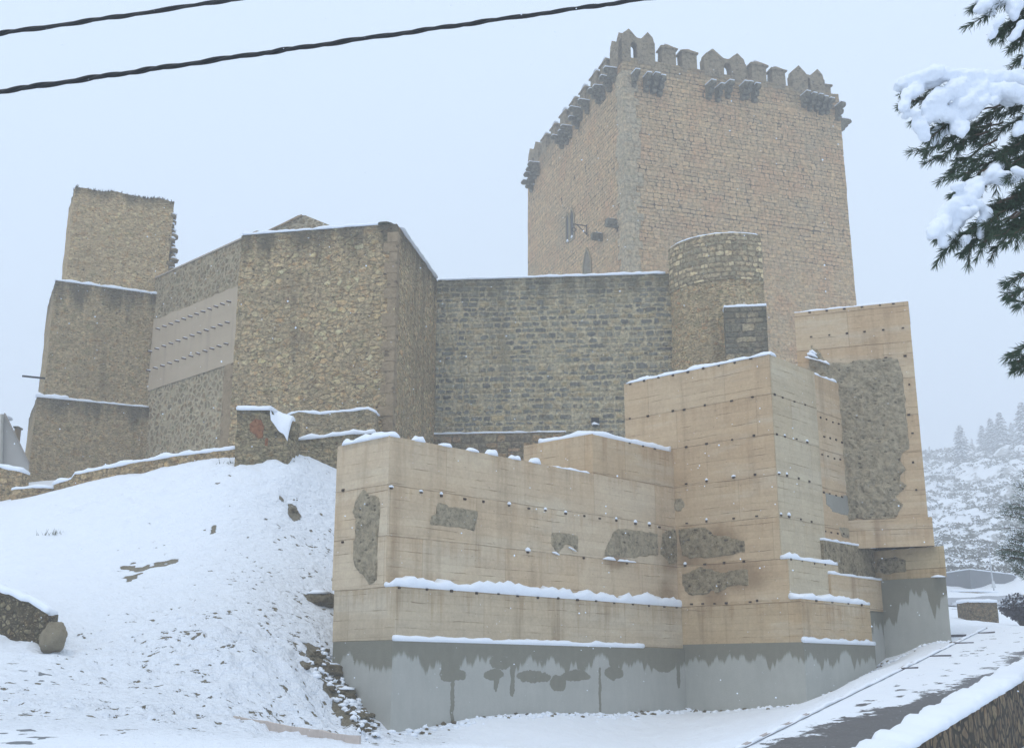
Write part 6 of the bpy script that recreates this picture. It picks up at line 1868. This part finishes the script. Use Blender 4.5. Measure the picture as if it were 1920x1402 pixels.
def build_near_pine():
    t = thing('pine_tree', 'snow-laden pine whose dark green boughs reach in from the right edge', 'pine', (6.6, 8.6, gz(6.6, 8.6)))
    base = Vector((6.6, 8.6, gz(6.6, 8.6) - .2))
    bm = bmesh.new(); pr = None
    for i in range(14):
        z = i * .75; r_ = .19 - i * .011; c = base + Vector((.10 * math.sin(i * .7), .08 * math.cos(i * .9), z))
        cur = [bm.verts.new(c + Vector((r_ * math.cos(k * PI / 5), r_ * math.sin(k * PI / 5), 0))) for k in range(10)]
        if pr:
            for k in range(10): bm.faces.new((pr[k], pr[(k + 1) % 10], cur[(k + 1) % 10], cur[k]))
        pr = cur
    bm.faces.new(pr); bm_obj('trunk', bm, M_BARK, t)
    rd = random.Random(21)
    # boughs: main stems in space, each with side twigs; tufts of long needles at and along the twigs
    def bough(name, stem, twigs, blobs, tuft=1.0):
        wood = bmesh.new(); nv = []; nf = []
        def tube(pts, r0, r1):
            pr = None
            for i, c in enumerate(pts):
                r_ = r0 + (r1 - r0) * i / (len(pts) - 1)
                cur = [wood.verts.new(c + Vector((r_ * math.cos(k * PI / 2.5), 0, r_ * math.sin(k * PI / 2.5)))) for k in range(5)]
                if pr:
                    for k in range(5): wood.faces.new((pr[k], pr[(k + 1) % 5], cur[(k + 1) % 5], cur[k]))
                pr = cur
        def needles(c, d, n, L):
            d = d.normalized()
            for i in range(n):
                v = Vector((rd.gauss(0, 1), rd.gauss(0, 1), rd.gauss(0, 1))).normalized()
                q = (d * rd.uniform(.6, 1.5) + v * .8 + Vector((0, 0, -.12))).normalized() * L * rd.uniform(.7, 1.15)
                w_ = q.cross(Vector((rd.random() - .5, 1, rd.random() - .5))).normalized() * .0017
                s0 = c + v * .006
                b = len(nv); nv.extend([s0 - w_, s0 + w_, s0 + q * .6 + w_ * .9 + Vector((0, 0, -.002)), s0 + q + Vector((0, 0, -.006)), s0 + q * .6 - w_ * .9]); nf.append((b, b + 1, b + 2, b + 3, b + 4))
        tube(stem, .035, .012)
        for (a, b, sag) in twigs:
            L = (b - a).length; k = max(4, int(L / .05)); pts = []
            for i in range(k + 1):
                f = i / k; c = a.lerp(b, f) + Vector((0, 0, sag * 4 * f * (1 - f))) + Vector((.012 * mn.noise(Vector((f * 4, a.x, b.z))), .02 * mn.noise(Vector((f * 5, b.x, a.z))), .012 * mn.noise(Vector((f * 6, a.z, 1)))))
                pts.append(c)
            tube(pts, .010, .004)
            for i in range(1, k + 1):
                dr = pts[i] - pts[i - 1]
                if i / k > .22: needles(pts[i], dr, int((22 + 18 * (i == k)) * tuft), .078)
                if rd.random() < .55 and i / k > .2:         # short side shoots
                    sdir = (dr.normalized() + Vector((rd.gauss(0, .6), rd.gauss(0, .6), rd.gauss(-.25, .5)))).normalized(); sl__ = rd.uniform(.06, .16)
                    q0 = pts[i]
                    for j in range(1, 4): needles(q0 + sdir * sl__ * j / 3, sdir, int(16 * tuft), .072)
                    tube([q0, q0 + sdir * sl__], .004, .003)
        o = bm_obj(name, wood, M_BARK, t)
        py_obj('needles', nv, nf, M_NEEDLE, o)
        if blobs:
            bmS = bmesh.new()
            for (c, r_, dr) in blobs:
                dr = dr.normalized()
                side = dr.cross(Vector((0, 0, 1))).normalized(); up = side.cross(dr)
                m = bmesh.ops.create_icosphere(bmS, subdivisions=2, radius=1)
                for v in m['verts']:
                    q = v.co.copy(); k = 1 + .22 * mn.noise(q * 1.7 + c * 3)
                    v.co = c + dr * q.x * r_ * 1.7 * k + side * q.y * r_ * .85 * k + up * q.z * r_ * .8 * k
            s = bm_obj('snow_clump', bmS, SNOW, o, True)
            md = s.modifiers.new('merge', 'REMESH'); md.mode = 'VOXEL'; md.voxel_size = .012; md.use_smooth_shade = True
            tx = bpy.data.textures.new('lump', 'CLOUDS'); tx.noise_scale = .05
            dm = s.modifiers.new('lumps', 'DISPLACE'); dm.texture = tx; dm.strength = .028; dm.mid_level = .5
    def P(px, py, Y): return at(px, py, Y)
    def along(pts, n, r0, r1, up=.03, jit=.02):
        o = []
        for i in range(n):
            f = i / max(1, n - 1) * (len(pts) - 1); k = min(int(f), len(pts) - 2); c = pts[k].lerp(pts[k + 1], f - k); d = pts[k + 1] - pts[k]
            r_ = (r0 + (r1 - r0) * i / max(1, n - 1)) * rd.uniform(.85, 1.35)
            o.append((c + Vector((rd.gauss(0, jit), rd.gauss(0, jit), up + rd.gauss(0, jit * .5))), r_, d))
        return o
    # upper middle bough
    st = [P(2330, 330, 8.6), P(2060, 230, 8.3), P(1930, 195, 8.1), P(1840, 172, 7.9)]
    tw = []
    tips = [(1692, 198), (1700, 168), (1720, 222), (1742, 262), (1738, 285), (1765, 292), (1790, 318), (1810, 326), (1830, 300), (1855, 310), (1880, 290), (1760, 240), (1900, 330), (1860, 250), (1925, 300), (1800, 270), (1905, 255), (1820, 240), (1880, 215), (1950, 280), (1845, 345), (1895, 310), (1870, 330), (1915, 350)]
    for i, (x, y) in enumerate(tips):
        f = rd.uniform(.0, .9) if x > 1780 else rd.uniform(.0, .35)
        a = P(min(1960, x + rd.uniform(70, 120)), y - rd.uniform(28, 62) if i > 2 else 172, rd.uniform(7.85, 8.2))
        a.z = min(a.z, P(1840, 170, 8).z + .05)
        tw.append((a, P(x, y, rd.uniform(7.75, 8.25)), .02))
    bl = []
    for (pts, n, r0, r1) in (([(1705, 160), (1750, 145), (1830, 150), (1920, 160), (1960, 180)], 15, .055, .085), ([(1702, 200), (1720, 170), (1760, 155)], 6, .045, .065), ([(1790, 222), (1745, 215), (1770, 185), (1820, 165)], 7, .07, .07),
                           ([(1760, 260), (1775, 230), (1800, 200), (1840, 175)], 8, .06, .07), ([(1805, 250), (1815, 225), (1835, 205)], 5, .06, .055), ([(1830, 195), (1855, 185), (1900, 180), (1940, 190)], 7, .065, .065), ([(1715, 218), (1698, 222)], 2, .035, .03), ([(1735, 250), (1728, 235)], 3, .045, .04), ([(1870, 190), (1885, 180), (1925, 195)], 4, .05, .055), ([(1912, 245), (1922, 228)], 2, .05, .05)):
        bl += along([P(x, y, 7.85 + rd.uniform(-.1, .1)) for x, y in pts], n, r0 , r1)
    bough('bough', st, tw, bl)
    # lower middle bough
    st = [P(2330, 420, 8.5), P(2060, 370, 8.2), P(1930, 360, 8.0), P(1870, 380, 7.9)]
    tips = [(1790, 365), (1760, 445), (1775, 468), (1808, 472), (1815, 440), (1845, 455), (1870, 462), (1880, 440), (1905, 430), (1915, 410), (1850, 420), (1930, 400), (1888, 455), (1860, 400), (1900, 380), (1935, 425), (1835, 430)]
    tw = []
    for x, y in tips:
        tw.append((P(min(1960, x + rd.uniform(60, 100)), y - rd.uniform(45, 75), rd.uniform(7.8, 8.15)), P(x, y, rd.uniform(7.75, 8.2)), .015))
    bl = []
    for (pts, n, r0, r1) in (([(1758, 440), (1775, 415), (1805, 385), (1840, 350), (1870, 325)], 13, .06, .055), ([(1775, 455), (1795, 425), (1815, 405)], 6, .055, .05), ([(1838, 440), (1842, 410), (1835, 390)], 5, .045, .045), ([(1808, 462), (1812, 455)], 2, .035, .035), ([(1870, 340), (1910, 335), (1950, 345)], 5, .05, .05), ([(1790, 362), (1800, 355)], 2, .03, .03)):
        bl += along([P(x, y, 7.85 + rd.uniform(-.08, .08)) for x, y in pts], n, r0, r1)
    bough('bough', st, tw, bl)
    # top bough
    st = [P(2330, 60, 8.6), P(2050, 20, 8.3), P(1900, 10, 8.0)]
    tw = [(P(x + 70, y - 50, 8.0), P(x, y, 7.95), .01) for x, y in ((1865, 72), (1850, 30), (1905, 80), (1900, 60), (1925, 75), (1940, 90), (1880, 55), (1918, 50), (1835, 8), (1912, 112))]
    bl = along([P(x, y, 7.9) for x, y in ((1838, 5), (1848, 20), (1870, 5), (1900, -10))], 8, .05, .07) + along([P(x, y, 7.85) for x, y in ((1900, 25), (1905, 5), (1930, 0))], 6, .06, .07) + along([P(x, y, 7.85) for x, y in ((1866, 68), (1878, 52))], 2, .03, .035) + along([P(x, y, 7.85) for x, y in ((1903, 72), (1915, 58))], 2, .04, .04) + along([P(x, y, 7.85) for x, y in ((1920, 120), (1930, 100))], 2, .03, .04)
    bough('bough', st, tw, bl)
    for (x, y, tl) in ((1912, 530, ((1890, 528), (1894, 556), (1912, 572))), (1925, 672, ((1907, 680), (1915, 690), (1914, 655)))):
        st = [P(2330, y + 60, 8.5), P(2040, y, 8.2), P(1935, y, 8.0)]
        bough('bough', st, [(P(X_ + 55, Y_ - 20, 8.0), P(X_, Y_, 7.95), .01) for X_, Y_ in tl], [])
build_near_pine()

def build_second_pine():
    """denser pine farther back, its crown just entering the frame"""
    Y0 = 19.0; c0 = at(1995, 1000, Y0); g0 = gz(c0.x, Y0)
    t = thing('pine_tree', 'dense dark pine farther back, lightly frosted, filling the right edge above the bush', 'pine', (c0.x, Y0, g0))
    bm = bmesh.new(); bmesh.ops.create_cone(bm, cap_ends=True, segments=10, radius1=.16, radius2=.05, depth=5.5)
    o = bm_obj('trunk', bm, M_BARK, t); o.location = (c0.x, Y0, g0 + 2.5); o.matrix_parent_inverse = t.matrix_basis.inverted()
    rd = random.Random(33); nv = []; nf = []; sv = []; sf = []; wood = bmesh.new()
    targets = [(1872, 1040, 3), (1880, 1020, 3), (1900, 1060, 3), (1890, 1050, 3), (1870, 955, 1), (1885, 948, 2), (1900, 940, 2), (1915, 925, 2), (1900, 1010, 3), (1915, 985, 3), (1920, 1040, 4), (1930, 1000, 4), (1925, 960, 3), (1905, 905, 1), (1918, 885, 1), (1912, 1068, 3), (1935, 1070, 3), (1940, 930, 3), (1895, 1035, 3), (1885, 1000, 1), (1910, 1020, 3), (1945, 880, 2), (1950, 1020, 3), (1950, 980, 3)]
    for (x, y, n) in targets:
        for k in range(n + 1):
            tip = at(x + rd.uniform(-4, 12), y + rd.uniform(-12, 12), Y0 + rd.uniform(-.5, .5)); a = Vector((c0.x, Y0, tip.z + rd.uniform(-.35, -.05)))
            m = max(4, int((a - tip).length / .06))
            pr = None
            for i in range(m + 1):
                f = i / m; c = a.lerp(tip, f) + Vector((0, 0, .12 * f * (1 - f)))
                cur = [wood.verts.new(c + Vector((0, .006 * math.cos(q * 2.1), .006 * math.sin(q * 2.1)))) for q in range(3)]
                if pr:
                    for q in range(3): wood.faces.new((pr[q], pr[(q + 1) % 3], cur[(q + 1) % 3], cur[q]))
                pr = cur
                if f < .3: continue
                for j in range(16):
                    v = Vector((rd.gauss(0, 1), rd.gauss(0, 1), rd.gauss(0, 1))).normalized(); L = .085 * rd.uniform(.6, 1.2)
                    q = ((tip - a).normalized() * .9 + v).normalized() * L; w_ = q.cross(Vector((rd.random() - .5, 1, rd.random() - .5))).normalized() * .003
                    s0 = c + v * .05; frost = v.z > .1 and rd.random() < .30
                    V_, F_ = (sv, sf) if frost else (nv, nf)
                    if frost: w_ = w_ * 3.0; q = q * .55
                    b = len(V_); V_ += [s0 - w_, s0 + w_, s0 + q]; F_.append((b, b + 1, b + 2))
    bm_obj('branches', wood, M_BARK, t); py_obj('crown', nv, nf, M_NEEDLE, t); py_obj('snow_cap', sv, sf, SNOW, t)
build_second_pine()

def build_tuft(px, py, label, n=26, r=.12, seed=0):
    p = ghit(px, py); rd = random.Random(seed); g = []; gf = []
    for i in range(n):
        q = p + Vector((rd.gauss(0, r), rd.gauss(0, r * .6), -.02)); d = Vector((rd.gauss(0, .5), rd.gauss(0, .5), 1)).normalized() * rd.uniform(.06, .2); w_ = Vector((rd.uniform(.004, .012), 0, 0))
        b = len(g); g += [q - w_, q + w_, q + d]; gf.append((b, b + 1, b + 2))
    o = py_obj('weed_tuft', g, gf, mat_plain('dry_weed', (.10, .11, .07), .95), None); tag(o, label, 'weed')
build_tuft(100, 1002, 'small green weed poking through smooth snow at the upper left of the slope', 40, .14, 1)
build_tuft(445, 870, 'weeds at the foot of the stained pillar', 60, .2, 2)

# ------------------------------------------------------------------ overhead cables
def cable(p0, p1, p2, label, r=.0125, pitch=.62, sep=.012):
    t = thing('overhead_cable', label, 'cable', p1)
    # parabola through the three points
    def pt(f):
        a = 2 * (f - .5) * (f - 1); b = 4 * f * (1 - f); c = 2 * f * (f - .5)
        return p0 * a + p1 * b + p2 * c
    n = 420; L = sum((pt((i + 1) / 50) - pt(i / 50)).length for i in range(50))
    for k in range(3):
        bm = bmesh.new(); pr = None
        for i in range(n + 1):
            f = i / n; c = pt(f); d = (pt(min(1, f + .002)) - pt(max(0, f - .002))).normalized(); s = d.cross(Vector((0, 0, 1))).normalized(); u = s.cross(d)
            a = f * L / pitch * 2 * PI + k * 2 * PI / 3 + .5 * math.sin(f * 37); rr = sep * (1 + .15 * math.sin(f * 91))
            if k == 2: rr *= .35
            cc = c + s * rr * math.cos(a) + u * rr * math.sin(a)
            cur = [bm.verts.new(cc + s * r * math.cos(q * PI / 3) + u * r * math.sin(q * PI / 3)) for q in range(6)]
            if pr:
                for q in range(6): bm.faces.new((pr[q], pr[(q + 1) % 6], cur[(q + 1) % 6], cur[q]))
            pr = cur
        bm_obj('strand', bm, mat_plain('cable_rubber', (.022, .024, .026), .55), t, True)
cable(at(-260, 92, 8.5), at(0, 63, 9.1), at(620, -28, 10.8), 'upper of the two twisted black overhead cables, crossing the top left corner')
cable(at(-260, 212, 7.4), at(520, 96, 8.8), at(1400, -28, 10.6), 'lower and longer of the two twisted black overhead cables')

# ------------------------------------------------------------------ falling snow and haze
def build_snowfall():
    rd = np.random.default_rng(3); N = 5200
    Y = rd.uniform(3.5, 30, N) ** 1.0; X = rd.uniform(-.55, .55, N) * Y; Zf = EYE + rd.uniform(-.12, .72, N) * Y
    vs = []; fs = []
    for i in range(N):
        r_ = rd.uniform(.0016, .0038)
        c = np.array([X[i], Y[i], Zf[i]]); b = len(vs)
        for d in ((1, 0, 0), (-1, 0, 0), (0, 1, 0), (0, -1, 0), (0, 0, 1), (0, 0, -1)):
            vs.append(tuple(c + np.array(d) * r_ * rd.uniform(.7, 1.3)))
        for f in ((0, 2, 4), (2, 1, 4), (1, 3, 4), (3, 0, 4), (2, 0, 5), (1, 2, 5), (3, 1, 5), (0, 3, 5)): fs.append(tuple(b + q for q in f))
    o = py_obj('falling_snow', vs, fs, SNOW)
    tag(o, 'fine snowflakes falling through the whole scene', 'snowfall', kind='stuff')
build_snowfall()

def build_haze():
    bm = bmesh.new(); bmesh.ops.create_cube(bm, size=1)
    X0, X1, Y0, Y1, Z0, Z1_ = -2100, 2100, -40, 700, HZ0, HZ1
    for v in bm.verts: v.co = Vector(((X0 + X1) / 2 + v.co.x * (X1 - X0), (Y0 + Y1) / 2 + v.co.y * (Y1 - Y0), (Z0 + Z1_) / 2 + v.co.z * (Z1_ - Z0)))
    m = bpy.data.materials.new('haze'); m.use_nodes = True; t = m.node_tree; t.nodes.clear()
    out = t.nodes.new('ShaderNodeOutputMaterial'); v = t.nodes.new('ShaderNodeVolumePrincipled')
    v.inputs['Color'].default_value = (.95, .97, 1.0, 1); v.inputs['Density'].default_value = HAZE; v.inputs['Anisotropy'].default_value = 0.0
    t.links.new(v.outputs[0], out.inputs['Volume'])
    o = bm_obj('haze', bm, m); tag(o, 'pale snowy haze filling the air', 'haze', kind='stuff')
    o.display_type = 'WIRE'
_co = np.empty(len(ground.data.vertices) * 3, np.float32); ground.data.vertices.foreach_get('co', _co)
HZ0 = float(_co[2::3].min()) - 1.0
HZ1 = max(float(_co[2::3].max()), 75.0) + 8.0
HAZE = .0035
build_haze()
